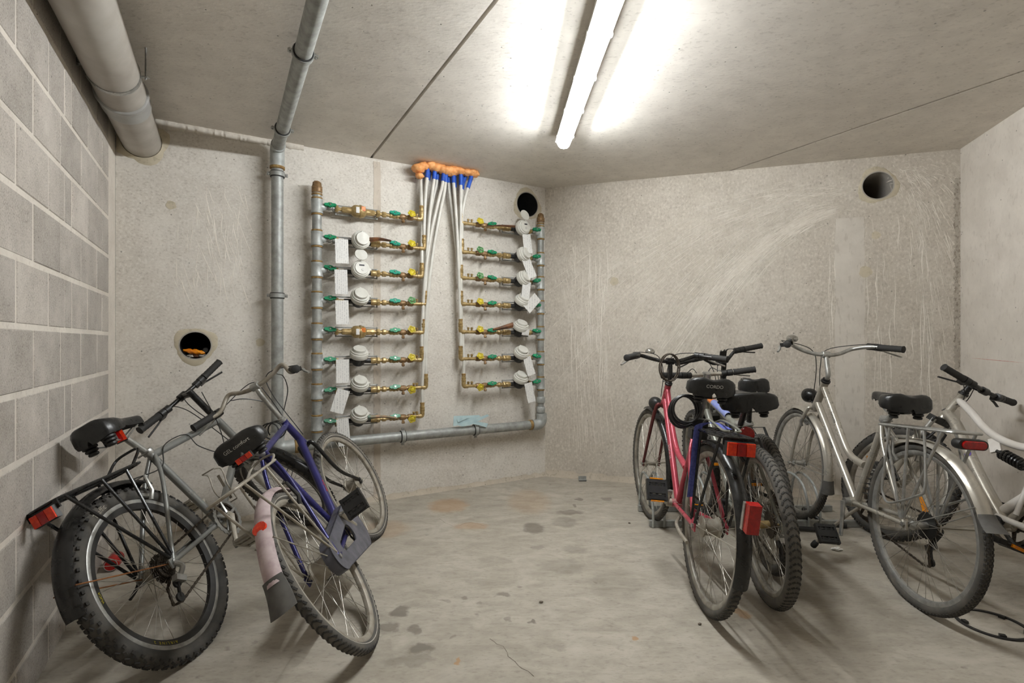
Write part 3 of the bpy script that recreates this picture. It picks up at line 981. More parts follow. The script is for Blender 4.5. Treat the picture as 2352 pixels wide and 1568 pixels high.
    if spool:
        b = MB().lathe([(.020, -.085), (.022, -.05), (.038, -.034), (.042, -.022), (.042, .006), (.046, .008), (.046, .018), (.042, .02), (.040, .036), (.030, .046), (.022, .052), (.020, .085)], P(u['m']), e, 20).build('dummy_body', 'brass', t)
        MB().box(P(u['m'] + sg * .026, .040, .012), (.026, .010, .030), MX((W1.e, W1.n, UP)).transposed()).build('seal_plate', 'decal_orange', b)
        MB().box(P(u['m'] - sg * .012, .040, .0), (.022, .006, .04), MX((W1.e, W1.n, UP)).transposed()).build('sticker', 'tag', b)
    return t

def meter(side, row, z, u, tilt, yaw, lid_open):
    sg = 1 if side == 'L' else -1
    n8 = 8 if side == 'L' else 7
    word = ORD[row] if row < n8 - 1 else 'lowest'
    rise = 'eight-tee riser' if side == 'L' else 'corner riser'
    t = thing('water_meter', ('white water meter with lid flipped up, ' if lid_open else 'white round water meter, lid closed, ') + '%s row of the %s' % (word, rise), 'water meter', group='water meters on the ' + rise)
    c = W1.p(u['m'], z, D)
    e = W1.e
    ax = (W1.n * math.cos(R(tilt)) + UP * math.sin(R(tilt)) + e * math.sin(R(yaw))).normalized()
    MB().tube([W1.p(u['m'] - .095, z, D), W1.p(u['m'] + .095, z, D)], .017, 14).build('pipe_connector', 'meter_black', t)
    b = MB().lathe([(.030, -.028), (.040, -.018), (.044, .0), (.047, .014), (.050, .018), (.050, .036), (.046, .038)], c, ax, 28).build('body', 'meter_black', t)
    for i in range(14):
        a = 2 * PI * i / 14
        x, y, _ = frame_of(ax)
        q = c + (x * math.cos(a) + y * math.sin(a)) * .0505 + ax * .026
        MB().cyl(q - ax * .009, q + ax * .009, .0028, 5).build('rib', 'meter_black', b)
    MB().lathe([(.050, .030), (.060, .034), (.062, .044), (.062, .064), (.060, .068), (.056, .069), (.055, .074), (.055, .079), (.052, .081)], c, ax, 32).build('shroud', 'meter_white', t)
    x, y, _ = frame_of(ax)
    q = c + ax * .055 + (e * .062)
    MB().box(q, (.014, .016, .022), MX((e, ax.cross(e).normalized(), ax)).transposed()).build('lug', 'meter_white', t)
    MB().lathe([(.052, .079), (.045, .081), (.045, .086), (.043, .088), (0, .088)], c, ax, 32).build('dial_face', 'meter_white', t)
    hn = (UP - ax * UP.dot(ax)).normalized()
    if lid_open:
        lc = c + ax * .092 + hn * .092
        MB().lathe([(.042, -.003), (.043, 0), (.042, .003), (0, .004)], lc, (ax + hn * .15), 32).build('lid', 'meter_white', t)
        MB().box(c + ax * .088 + hn * .048, (.012, .012, .010), MX((e, hn, ax)).transposed()).build('hinge', 'meter_white', t)
        MB().box(c + ax * .0885 + hn * .018, (.034, .010, .002), MX((e, hn, ax)).transposed()).build('counter_window', 'ink', t)
        MB().lathe([(.010, 0), (.010, .002)], c + ax * .088 - hn * .012 + e * .006, ax, 12).build('dial', 'pale_ink', t)
    else:
        MB().lathe([(.0435, .088), (.0445, .090), (.0445, .096), (.042, .099), (0, .100)], c, ax, 32).build('lid', 'meter_white', t)
        MB().box(c + ax * .090 + hn * .046, (.014, .010, .012), MX((e, hn, ax)).transposed()).build('hinge', 'meter_white', t)
    return t

def card(px, py, w, h, ang, label, grp, d=.10, curl=0.0):
    """hanging card: px, py is its middle"""
    u, z = W1.at(px, py, D + d)
    ca, sa = math.cos(R(ang)), math.sin(R(ang))
    rows = []
    for i in range(7):
        b = h / 2 - h * i / 6
        rows.append([W1.p(u + ca * a - sa * b, z + sa * a + ca * b, D + d + curl * (i / 6) ** 2 + s * .0006) for s in (1, -1) for a in ((-w / 2, 0, w / 2) if s > 0 else (w / 2, 0, -w / 2))])
    mb = MB().grid(rows, closed_v=True)
    o = mb.build('meter_tag', 'tag', angle=0)
    tag(o, label, 'tag', grp)
    return o

xsL = dict(tee=728, v1=757, n1=773, m=823, n2=868, n3=882, v2=905, cv=925, w=942, p1=950, p2=957, elbow=970)
xsR = dict(tee=1242, v1=1229, n1=1216, m=1191, n2=1158, n3=1147, v2=1127, cv=1113, w=1098, p1=1083, p2=1075, elbow=1060)
tiltL = {1: (8, 6), 2: (14, 4), 3: (34, 2), 5: (62, 0), 6: (52, 2), 7: (50, 2)}
tiltR = {0: (8, 10), 1: (16, 20), 2: (26, 20), 3: (50, 12), 4: (58, 4), 5: (48, 4), 6: (58, 4)}
jitL = [-2, 4, -1, 8, 2, -1, 8, 0]
jitR = [0, 1, -1, -1, -2, -2, 5]
elbows = []
for row, z in enumerate(zL):
    u = {k: W1.at(x + (jitL[row] if k == 'elbow' else 0), 700, D)[0] for k, x in xsL.items()}
    branch('L', row, z, u, spool=row in (0, 4))
    if row in tiltL:
        meter('L', row, z, u, *tiltL[row], lid_open=row == 2)
    elbows.append(('L', row, u['elbow'], z))
for row, z in enumerate(zR):
    u = {k: W1.at(x + (jitR[row] if k == 'elbow' else 0), 700, D)[0] for k, x in xsR.items()}
    branch('R', row, z + .004, u)
    meter('R', row, z + .004, u, *tiltR[row], lid_open=row == 0)
    elbows.append(('R', row, u['elbow'], z + .004))
cards = [(785, 577, 28, 54, 1, 'L', 'second'), (784, 647, 27, 54, 2, 'L', 'third'), (786, 717, 28, 53, 2, 'L', 'fourth'), (787, 852, 28, 52, 0, 'L', 'sixth'),
         (781, 921, 28, 52, -18, 'L', 'seventh'), (789, 992, 26, 60, 5, 'L', 'lowest'),
         (1211, 560, 20, 42, 6, 'R', 'topmost'), (1215, 616, 20, 44, 22, 'R', 'second'), (1208, 668, 20, 42, -8, 'R', 'third'), (1222, 696, 22, 42, -45, 'R', 'fourth'),
         (1208, 762, 17, 15, -6, 'R', 'fifth'), (1215, 840, 19, 42, 16, 'R', 'sixth'), (1217, 901, 19, 44, 12, 'R', 'lowest')]
for x, y, w, h, a, s, word in cards:
    dep = W1.p(*W1.at(x, y, D + .1)).y
    k = dep / F
    rise = 'eight-tee riser' if s == 'L' else 'corner riser'
    how = 'tilted' if abs(a) > 10 else 'straight-hanging'
    card(x, y, w * k * (1.0 if s == 'L' else 1.05), h * k, a, '%s white handwritten tag under the %s row of the %s' % (how, word, rise), 'handwritten tags on the meter rows', d=.075, curl=random.uniform(-.01, .015))

# leaflets tucked behind three of the meters and the folded sheet on the low pipe
def leaf(name, pts, mat, label, w, d=.07):
    path = [V(W1.p(*W1.at(x, y, D + d), D + d)) for x, y in pts]
    path = cr(path, 4)
    rows = [[p + UP * (w / 2) * (1 - .7 * i / len(path)), p + W1.n * .012, p - UP * (w / 2) * (1 - .7 * i / len(path)), p - W1.n * .004] for i, p in enumerate(path)]
    o = MB().grid(rows, closed_v=True).build(name, mat, angle=0)
    return tag(o, label, 'leaflet')
leaf('folded_leaflet', [(845, 551), (872, 549), (898, 553)], 'brown_paper', 'dark brown folded leaflet tucked behind the second meter row', .035)
leaf('folded_leaflet', [(845, 958), (880, 956), (912, 960)], 'green_paper', 'green and orange leaflet tucked behind the lowest meter row', .03)
leaf('folded_leaflet', [(1178, 746), (1155, 752), (1132, 757)], 'brown_paper', 'brown leaflet tucked behind the fifth meter by the corner riser', .045)
leaf('folded_leaflet', [(1182, 520), (1150, 518), (1118, 519)], 'brown_paper', 'thin dark leaflet behind the topmost meter by the corner riser', .02)
sheet = thing('folded_sheet', 'pale blue folded paper sheet lying on the low horizontal pipe', 'paper')
def leafpart(pts, d, th=.0015):
    P = [V(W1.p(*W1.at(x, y, D + d), D + d)) for x, y in pts]
    mb = MB().add(P + [p + W1.n * th for p in P], [tuple(range(len(P))), tuple(range(2 * len(P) - 1, len(P) - 1, -1))] + [(i, (i + 1) % len(P), len(P) + (i + 1) % len(P), len(P) + i) for i in range(len(P))])
    return mb.build('paper_fold', 'leaflet', sheet, angle=0)
leafpart([(1042, 955), (1100, 953), (1104, 956), (1046, 978), (1041, 978)], .030)
leafpart([(1050, 976), (1120, 951), (1123, 955), (1080, 976), (1062, 979)], .040)
leafpart([(1085, 973), (1098, 968), (1121, 972), (1117, 981), (1100, 976)], .045)
leafpart([(1049, 962), (1078, 958), (1052, 970)], .036)

# white pipes from the branches up into the ceiling, blue sleeves, orange foam
topsL = [972, 981, 989, 997, 1008, 1017, 1027, 1022]
topsR = [1073, 1081, 1064, 1057, 1047, 1040, 1034]
utop = lambda x: W1.at(x, 400, D)[0]
for i, (s, row, ue_, z) in enumerate(elbows):
    tx = (topsL if s == 'L' else topsR)[row]
    ut = utop(tx)
    k = row % 3
    dn = -.03 + .022 * ((row * 2) % 4)
    word = ORD[row] if row < (7 if s == 'L' else 6) else 'lowest'
    rise = 'eight-tee riser' if s == 'L' else 'corner riser'
    t = thing('water_pipe', 'white plastic pipe climbing from the %s branch of the %s to the foam' % (word, rise), 'pipe', group='white pipes rising into the ceiling')
    z1, z2 = z + .09, CEIL - .005
    span = z2 - z1
    side = (.018 if s == 'L' else -.018) * (row / 7)
    pts = [W1.p(ue_, z1 - .02, D), W1.p(ue_, z1 + span * .08, D)]
    for t_, m_ in ((.38, .06), (.62, .36), (.80, .72), (.90, .95)):
        if span > .45 or t_ > .6:
            pts.append(W1.p(ue_ + (ut - ue_) * m_ + side * (1 - m_), z1 + span * t_, D + dn * min(1, t_ * 1.3)))
    pts.append(W1.p(ut + (ut - ue_) * .03, z2, D + dn))
    MB().tube(cr(pts, 6), .0120, 10).build('pipe_length', 'pex', t)
    zs = z2 - (.105 if s == 'L' else (.135 if row < 2 else .12)) + random.uniform(-.006, .006)
    pc = cr(pts, 6)
    a = min(pc, key=lambda v_: abs(v_.z - zs))
    b = pc[-1]
    MB().tube([v_ for v_ in pc if v_.z > a.z - 1e-6], .0158, 12).build('sleeve', 'blue_sleeve', t)
mb = MB()
rg = random.Random(4)
blobs = [(963, 385, .050), (975, 380, .045), (992, 379, .050), (1008, 380, .045), (1020, 388, .052), (1030, 391, .056), (1045, 388, .050), (1058, 386, .045), (1074, 391, .042), (1086, 394, .045), (1092, 396, .04), (966, 402, .032), (1002, 384, .05), (1038, 393, .05)]
for x, y, r in blobs:
    u, z = W1.at(x, y, D + .03)
    n = 9
    c = W1.p(u, min(z, CEIL - .02), D + .01)
    rows = []
    for i in range(n + 1):
        a = PI * i / n
        row = []
        for j in range(16):
            b = 2 * PI * j / 16
            k = r * (1 + .10 * math.sin(3 * b + 5 * a + x) + rg.uniform(-.05, .05))
            q = c + V((math.sin(a) * math.cos(b) * k, math.sin(a) * math.sin(b) * k * 1.15, math.cos(a) * k * .62))
            q.z = min(q.z, CEIL - .0005)
            row.append(q)
        rows.append(row)
    mb.grid(rows, closed_v=True)
foam = tag(mb.build('expanding_foam', 'foam', angle=70), 'lumpy orange expanding foam sealing pipes at the ceiling', 'foam')

# rubbish left in the low opening
hu, hz, hr = HOLES1[0]
q = lambda du_, dz_, d: W1.p(hu + du_, hz + dz_, d)
wr = MB()
rows = []
for i in range(13):
    x = -.065 + .115 * i / 12
    row = []
    for j in range(10):
        a = 2 * PI * j / 10
        k = .015 * (1 + .25 * math.sin(i * 1.7 + j)) * math.sin(PI * (i + .5) / 13) ** .4
        row.append(q(x, -.030 - .016 * i / 12 + math.sin(a) * k, -.022 + math.cos(a) * k * 1.3))
    rows.append(row)
tag(wr.grid(rows, closed_v=True).build('snack_wrapper', 'wrapper', angle=50), 'crumpled orange wrapper stuffed in the low wall opening', 'wrapper')
t = thing('paper_scrap', 'crumpled grey paper scraps in the bottom of the low wall opening', 'paper')
for k in range(3):
    mb = MB()
    c = q(-.03 + .028 * k, -.066 + .002 * k, -.030 - .008 * k)
    mb.ball(c, .016 + .003 * k, 5, (1.3, 1, .7))
    mb.v = [c + (p - c) * random.uniform(.6, 1.25) for p in mb.v]
    mb.build('scrap', 'tissue' if k != 1 else 'brown_paper', t, angle=20)
t = thing('bottle_neck', 'dark bottle neck lying inside the low wall opening', 'bottle')
MB().lathe([(.014, 0), (.017, .004), (.017, .05), (.012, .052), (.012, .01), (0, .01)], q(.052, -.030, -.012), -W1.n, 16).build('neck', 'black_plastic', t)

# ------------------------------------------------------------------ bicycles
# every bicycle: x forward, y to its own left, z up, origin where the rear tyre meets the floor
YA = V((0, 1, 0))
def xz(p, y=0.0):
    return V((p[0], y, p[1]))

WHEEL_CACHE = {}
def wheel(root, c, mtx, Rr, tr, st):
    """wheel = empty with tyre, tread, rim, hub and each spoke"""
    w = link('wheel', None, root, mtx @ MX.Translation(c))
    w.empty_display_size = 0.02
    key = (Rr, tr, st['key'])
    if key not in WHEEL_CACHE:
        d = {}
        n = 72
        # tyre
        prof = []
        for j in range(14):
            a = 2 * PI * j / 14
            prof.append((Rr - tr * 1.02 + tr * 1.02 * math.cos(a), tr * math.sin(a) * .98))
        d['tyre'] = (MB().lathe(prof, (0, 0, 0), YA, n, close=True).mesh('tyre', st['tyre'], 60), None)
        # tread
        mb = MB()
        def block(ang, phi, sx, sy, h, skew=0.0):
            r0 = Rr - tr * 1.02
            nx, ny = math.cos(phi), math.sin(phi)
            rad, lat = r0 + tr * 1.0 * nx, tr * ny
            ca, sa = math.cos(ang), math.sin(ang)
            er, et = V((ca, 0, sa)), V((-sa, 0, ca))
            nn = er * nx + YA * ny
            tt = er * -ny + YA * nx
            t1 = et * math.cos(skew) + tt * math.sin(skew)
            t2 = tt * math.cos(skew) - et * math.sin(skew)
            mb.box(er * rad + YA * lat + nn * (h * .35), (sx, sy, h * 1.3), MX((t1, t2, nn)).transposed(), 0.86)
        kind = st['tread']
        if kind == 'knob':
            m = 56
            for i in range(m):
                a = 2 * PI * i / m
                for s in (-1, 1):
                    block(a, s * .22, .017, .0075, .0052, s * .5)
                    block(a + PI / m, s * .62, .016, .009, .0048, -s * .35)
                    block(a, s * 1.02, .012, .009, .0050)
        elif kind == 'chevron':
            m = 80
            for i in range(m):
                a = 2 * PI * i / m
                for s in (-1, 1):
                    block(a, s * .30, .015, .0075, .0013, s * .9)
                    block(a + PI / m, s * .78, .016, .008, .0013, s * .5)
        elif kind == 'block':
            m = 110
            for i in range(m):
                a = 2 * PI * i / m
                block(a, 0, .012, .006, .0016)
                for s in (-1, 1):
                    block(a + PI / m, s * .42, .013, .0065, .0018)
                    block(a, s * .85, .011, .007, .0020)
        d['tread'] = (mb.mesh('tread', 'tread', 0), 'stuff')
        if st.get('stripe'):
            mb = MB()
            for s in (-1, 1):
                mb.lathe([(Rr - tr * 1.25, s * (tr * .985)), (Rr - tr * 1.38, s * (tr * .955))], (0, 0, 0), YA, n)
                mb.f = [f for f in mb.f if len(f) == 4]
                mb.mi = [0] * len(mb.f)
            d['pale_stripe'] = (mb.mesh('pale_stripe', 'stripe', 60), None)
        ro = Rr - 2 * tr + .004
        ww = min(.0145, tr * .62)
        ri = ro - st.get('deep', .021)
        mb = MB()
        mb.lathe([(ro, ww), (ro - .003, ww + .001), (ro - .014, ww), (ri, ww * .55), (ri - .0015, 0), (ri, -ww * .55), (ro - .014, -ww), (ro - .003, -ww - .001), (ro, -ww), (ro - .004, -ww + .002), (ro - .006, 0), (ro - .004, ww - .002)], (0, 0, 0), YA, n, close=True)
        if st.get('rim2'):
            nq = 12
            for k in range(len(mb.f)):
                mb.mi[k] = 1 if (k // n) in (2, 3, 4, 5) else 0
        d['rim'] = (mb.mesh('rim', [st['rim'], st.get('rim2') or st['rim']], 35), None)
        hr, fl = st['hub'], st['flange']
        hw = .033
        d['hub'] = (MB().lathe([(.005, -.066), (.005, -.052), (.011, -.052), (.012, -.046), (fl, -hw - .003), (fl, -hw + .002), (hr, -hw + .008), (hr * .96, 0), (hr, hw - .008), (fl, hw - .002), (fl, hw + .003), (.012, .046), (.011, .052), (.005, .052), (.005, .066)], (0, 0, 0), YA, 24).mesh('hub', st['hubmat'], 40), None)
        WHEEL_CACHE[key] = (d, [])
        for sd in (-1, 1):
            for ln in (-1, 1):
                nsp = 9
                th = 2 * PI / (nsp * 4) * ((0 if sd > 0 else 2) + (0 if ln > 0 else 1))
                cross = ln * R(62 if fl < .04 else 40)
                p0 = V((math.cos(th + cross) * fl * .92, sd * (hw + ln * .002), math.sin(th + cross) * fl * .92))
                p1 = V((math.cos(th) * (ri + .004), sd * .002, math.sin(th) * (ri + .004)))
                WHEEL_CACHE[key][1].append(MB().tube([p0, p1], .0011, 5, caps=False).mesh('spoke', 'spoke', 60))
    d, sp = WHEEL_CACHE[key]
    for nme, (me, knd) in d.items():
        o = link(nme, me, w)
        if knd:
            o['kind'] = knd
    for me in sp:
        for i in range(9):
            link('spoke', me, w, MX.Rotation(2 * PI * i / 9, 4, 'Y'))
    return w

def saddle(root, c, L, wd, mat='saddle', tilt=0.0, lobes=.006, springs=True, txt=None, txt_mat='pale_ink', dx=0.0):
    """padded saddle; c is the top of its rear third, nose towards +x"""
    T = MX.Translation(c + V((dx, 0, 0))) @ MX.Rotation(tilt, 4, 'Y')
    prof = [(0, .12), (.010, .40), (.030, .66), (.065, .86), (.11, .96), (.17, 1.0), (.26, .97), (.38, .78), (.5, .52), (.62, .36), (.75, .28), (.88, .24), (.95, .19), (1.0, .06)]
    x0 = -.36 * L
    rows = []
    for i in range(len(prof) * 3 - 2):
        k, f = divmod(i, 3)
        a = prof[k]
        b = prof[min(k + 1, len(prof) - 1)]
        t = a[0] + (b[0] - a[0]) * f / 3
        h = (a[1] + (b[1] - a[1]) * f / 3) * wd / 2
        x = x0 + t * L
        rear = max(0.0, 1 - t / .5)
        zt = .016 * rear ** 2 - .012 * (t > .9) * ((t - .9) / .1) ** 2 - .010 * max(0, .06 - t) / .06
        drop = .026 + .042 * rear ** .8
        row = []
        for j in range(13):
            s = -1 + 2 * j / 12
            y = h * math.sin(s * PI / 2 * .98)
            e = abs(s)
            z = zt - drop * (1 - (1 - min(e, .999) ** 2.8) ** .5) - .004 * e * e - lobes * math.exp(-(y / .034) ** 2) * (1.0 if t < .6 else .3)
            row.append(V((x, y, z)))
        yb = h * .93
        zb = zt - drop - .016
        row += [V((x, yb, zb)), V((x, yb * .6, zb + .012)), V((x, 0, zb + .02)), V((x, -yb * .6, zb + .012)), V((x, -yb, zb))]
        rows.append(row)
    mb = MB().grid(rows, closed_v=True)
    nr = len(rows[0])
    mb.add(rows[0], [tuple(range(nr))])
    mb.add(rows[-1], [tuple(range(nr - 1, -1, -1))])
    sd = mb.build('saddle', mat, root, T, angle=70)
    rails = MB()
    for s in (-1, 1):
        rails.tube(cr([(x0 + .035, s * wd * .26, -.060), (x0 + .07, s * .03, -.085), (x0 + .15, s * .022, -.088), (x0 + L - .06, s * .014, -.045)], 5), .0035, 7)
    rails.build('rail', 'steel', sd)
    MB().box((x0 + .115, 0, -.078), (.045, .05, .03)).build('saddle_clamp', 'black_plastic', sd)
    if springs:
        for s in (-1, 1):
            pr = []
            for k in range(4):
                r = .030 - .004 * k
                pr += [(r - .005, -.014 * k), (r, -.014 * k - .003), (r, -.014 * k - .010), (r - .005, -.014 * k - .013)]
            MB().lathe(pr, (x0 + .045, s * wd * .24, -.052), UP, 16).build('spring', 'black_plastic', sd)
    if txt:
        # lettering wrapped over the rear edge, read from behind
        def fn(a, b):
            y = -a
            q = min(.98, abs(y) / (wd / 2) * 1.06)
            t = 0.0
            for (t0, w0), (t1, w1) in zip(prof, prof[1:]):
                if w0 <= q <= w1:
                    t = t0 + (t1 - t0) * (q - w0) / (w1 - w0)
                    break
            return V((x0 + t * L - .004, y, -.030 + b))
        lettering(txt[0], txt[1], fn, txt_mat, sd)
    return sd

def grip(root, mtx, a, b, r=.0165, mat='rubber'):
    a, b = V(a), V(b)
    n = 14
    pr = []
    L = (b - a).length
    for i in range(n):
        h = L * i / (n - 1)
        pr.append((r * (1.08 if i in (0, n - 1) else (1.0 if i % 2 else .94)), h))
    g = MB().lathe([(0.004, 0)] + pr + [(r * .8, L + .003), (0, L + .003)], a, b - a, 14).build('grip', mat, root, mtx)
    return g

def brake_lever(root, mtx, at, out, fwd, down, mat='black_plastic', bmat='alu', L=.10):
    """body on the bar with a curved blade; out: along the bar outwards"""
    at, out, fwd, down = V(at), V(out).normalized(), V(fwd).normalized(), V(down).normalized()
    b = MB().lathe([(.013, -.017), (.020, -.014), (.020, .014), (.013, .017)], at, out, 12)
    b.box(at + fwd * .022 + down * .008, (.034, .036, .022), MX((out, fwd, out.cross(fwd))).transposed())
    o = b.build('brake_lever', mat, root, mtx)
    p = [at + fwd * .030 + down * .010, at + fwd * .042 + out * .02 + down * .016, at + fwd * .040 + out * .055 + down * .026, at + fwd * .046 + out * L + down * .040]
    MB().tube(cr(p, 5), .0078, 8, sy=.6).build('lever_blade', bmat, o)
    return o

def bar_path(cl, bx, bw, bz, style, s):
    cl = V(cl)
    if style == 'swept':
        return cr([cl, cl + V((.004, s * .045, .0)), cl + V((.022, s * .10, .012)), cl + V((.030, s * .165, max(.03, bz * .8))), cl + V((bx * .22, s * (bw - .085), bz + .008)), cl + V((bx * .62, s * (bw - .035), bz + .004)), cl + V((bx, s * bw, bz))], 6)
    if style == 'riser':
        return cr([cl, cl + V((0, s * .045, 0)), cl + V((.002, s * .085, bz * .5)), cl + V((.0, s * .125, bz * .95)), cl + V((bx * .5, s * (bw * .7), bz)), cl + V((bx, s * bw, bz))], 6)
    return cr([cl, cl + V((0, s * bw * .4, bz * .2)), cl + V((bx, s * bw, bz))], 6)

def mudguard(root, mtx, c, r, a0, a1, wd, mat, stays=(), stay_mat='alu', rfun=None, flap=None, hubw=.055, depth=.35):
    c = V(c)
    n = 34
    rows = []
    for i in range(n + 1):
        a = R(a0 + (a1 - a0) * i / n)
        rr = r + (rfun(math.degrees(a)) if rfun else 0)
        e = V((math.cos(a), 0, math.sin(a)))
        top, bot = [], []
        for j in range(9):
            s = -1 + 2 * j / 8
            y = wd / 2 * s
            h = -wd * depth * abs(s) ** 2.6
            top.append(c + e * (rr + h) + YA * y)
            bot.append(c + e * (rr + h - .002) + YA * (y * .96))
        rows.append(top + bot[::-1])
    o = MB().grid(rows, closed_v=True).build('mudguard', mat, root, mtx, angle=60)
    for ang in stays:
        a = R(ang)
        rr = r + (rfun(ang) if rfun else 0) - wd * depth
        e = V((math.cos(a), 0, math.sin(a)))
        for s in (-1, 1):
            MB().tube(cr([c + V((0, s * hubw, 0)), c + e * (rr * .9) + YA * (s * (wd / 2 + .004)), c + e * (rr + .004) + YA * (s * (wd / 2 + .003))], 4), .0024, 6).build('mudguard_stay', stay_mat, o)
    if flap:
        fa, fl, fm = flap
        a = R(a1 - (3 if a1 > a0 else -3))
        rr = r + (rfun(math.degrees(a)) if rfun else 0)
        rows = []
        for i in range(7):
            t = i / 6
            aa = a + R(fa) * t
            e = V((math.cos(aa), 0, math.sin(aa)))
            q = rr + .003 + fl * t * t
            w2 = wd * (1.05 + .35 * t)
            f = [c + e * (q - w2 * .22 * abs(-1 + 2 * j / 6) ** 2) + YA * (w2 / 2 * (-1 + 2 * j / 6)) for j in range(7)]
            rows.append(f + [p - e * .003 for p in f[::-1]])
        MB().grid(rows, closed_v=True).build('mud_flap', fm, o, angle=50)
    return o

def rack(root, xf, zf, xr, zr, hw, legs, hub, mat, hoop=None, rails=(0.0,), rr=.0048, plate=None):
    t = lambda k: V((xf + (xr - xf) * k, 0, zf + (zr - zf) * k))
    loop = [t(0) + YA * hw, t(.45) + YA * hw, t(.9) + YA * hw, t(1) + YA * (hw * .6), t(1) - YA * (hw * .6), t(.9) - YA * hw, t(.45) - YA * hw, t(0) - YA * hw]
    o = MB().tube(cr(loop, 4, True), rr, 8, closed=True).build('rack', mat, root)
    for y in rails:
        MB().tube([t(.0) + YA * y, t(1) + YA * y], rr * .8, 7).build('rack_rail', mat, o)
    for k in (.25, .6, .85):
        MB().tube([t(k) + YA * hw, t(k) - YA * hw], rr * .8, 7).build('rack_crossbar', mat, o)
    for k, hx, hz in legs:
        for s in (-1, 1):
            MB().tube([t(k) + YA * (s * hw), V((hub[0] + hx, s * .072, hub[1] + hz))], rr, 8).build('rack_leg', mat, o)
    if hoop:
        hx, hz = hoop
        MB().tube(cr([t(.10) + YA * hw, V((hx, hw * .9, hz - .01)), V((hx + .012, 0, hz)), V((hx, -hw * .9, hz - .01)), t(.10) - YA * hw], 6), rr, 8).build('rack_hoop', mat, o)
    if plate:
        MB().box(t(1) - UP * .012, (.006, hw * 1.9, .03)).build('rack_end_plate', mat, o)
    return o

def reflector(root, c, w, h, lens, body='black_plastic', nrm=V((-1, 0, 0)), mtx=None, name='reflector', d=.016):
    nrm = nrm.normalized()
    y = YA - nrm * YA.dot(nrm)
    y.normalize()
    up = nrm.cross(y) * -1
    rot = MX((y, up, nrm)).transposed()
    o = MB().box(V(c), (w * 1.06, h * 1.08, d), rot, .94).build(name, body, root, mtx)
    for i, k in enumerate((-1, 0, 1)):
        q = MB().box(V(c) + nrm * (d * .55) + y * (k * w / 3), (w / 3 * .97, h, d * .5), rot, .96)
        q.build('lens', lens if k else ('red_lens' if lens == 'orange_lens' else lens), o, mtx if False else None)
    return o

def pedal(root, c, rollx, mat, amber=True, side=1):
    c = V(c)
    rot = MX.Rotation(rollx, 3, 'Y')
    o = MB()
    o.tube([c + rot @ V((-.045, s_ * .048, 0)) for s_ in (-1, 1)], .008, 6)
    o.tube([c + rot @ V((.045, s_ * .048, 0)) for s_ in (-1, 1)], .008, 6)
    for s_ in (-1, 1):
        o.box(c + rot @ V((0, s_ * .044, 0)), (.10, .010, .024), rot)
    o.box(c, (.036, .10, .022), rot)
    for k in (-1, 1):
        o.box(c + rot @ V((k * .040, 0, 0)), (.014, .09, .020), rot)
        for q_ in (-.028, 0, .028):
            o.box(c + rot @ V((k * .026, q_, 0)), (.02, .010, .014), rot)
    for k in (-1, 1):
        o.box(c + rot @ V((k * .026, 0, 0)), (.006, .08, .012), rot)
    p = o.build('pedal', mat, root)
    if amber:
        for k in (-1, 1):
            MB().box(c + rot @ V((k * .054, 0, .0)), (.006, .062, .014), rot).build('pedal_reflector', 'amber', p)
    return p

def crankset(root, bb, ang, L, ring, rmat, amat, pmat, roll=0.0, teeth=True, amber=True, guard=None, spider=5, yr=-.045):
    """ang: direction of the right-hand arm"""
    bb = V(bb)
    cs = MB()
    n = 48
    out = [(math.cos(2 * PI * i / n) * (ring + (.004 if i % 2 else -.002)), math.sin(2 * PI * i / n) * (ring + (.004 if i % 2 else -.002))) for i in range(n)]
    inn = [(math.cos(2 * PI * i / n) * ring * .80, math.sin(2 * PI * i / n) * ring * .80) for i in range(n)]
    cs.ring_plate(out, inn, bb + YA * yr, (1, 0, 0), (0, 0, 1), YA, .003)
    for i in range(spider):
        a = R(ang) + 2 * PI * i / spider
        d = V((math.cos(a), 0, math.sin(a)))
        cs.tube([bb + YA * (yr - .004), bb + d * ring * .84 + YA * (yr - .001)], [.010, .006], 6)
    o = cs.build('chainring', rmat, root)
    if guard:
        out = [(math.cos(2 * PI * i / n) * guard[0], math.sin(2 * PI * i / n) * guard[0]) for i in range(n)]
        inn = [(x * guard[1], z * guard[1]) for x, z in out]
        MB().ring_plate(out, inn, bb + YA * (yr - .010), (1, 0, 0), (0, 0, 1), YA, .004).build('chain_guard_ring', guard[2], o)
    MB().lathe([(.020, -.06), (.021, -.03), (.021, .03), (.020, .06)], bb, YA, 16).build('bottom_bracket', amat, root)
    for s, a in ((-1, R(ang)), (1, R(ang) + PI)):
        d = V((math.cos(a), 0, math.sin(a)))
        y0, y1 = s * .064, s * .082
        arm = MB().tube([bb + YA * (s * .05), bb + YA * y0, bb + d * (L * .5) + YA * ((y0 + y1) / 2), bb + d * L + YA * y1], [.012, .015, .0105, .011], 8, sy=.7).build('crank_arm', amat, root)
        MB().cyl(bb + d * L + YA * (y1 - s * .006), bb + d * L + YA * (y1 + s * .03), .006, 8).build('pedal_axle', 'steel', arm)
        pedal(root, bb + d * L + YA * (y1 + s * .068), roll, pmat, amber)
    return o

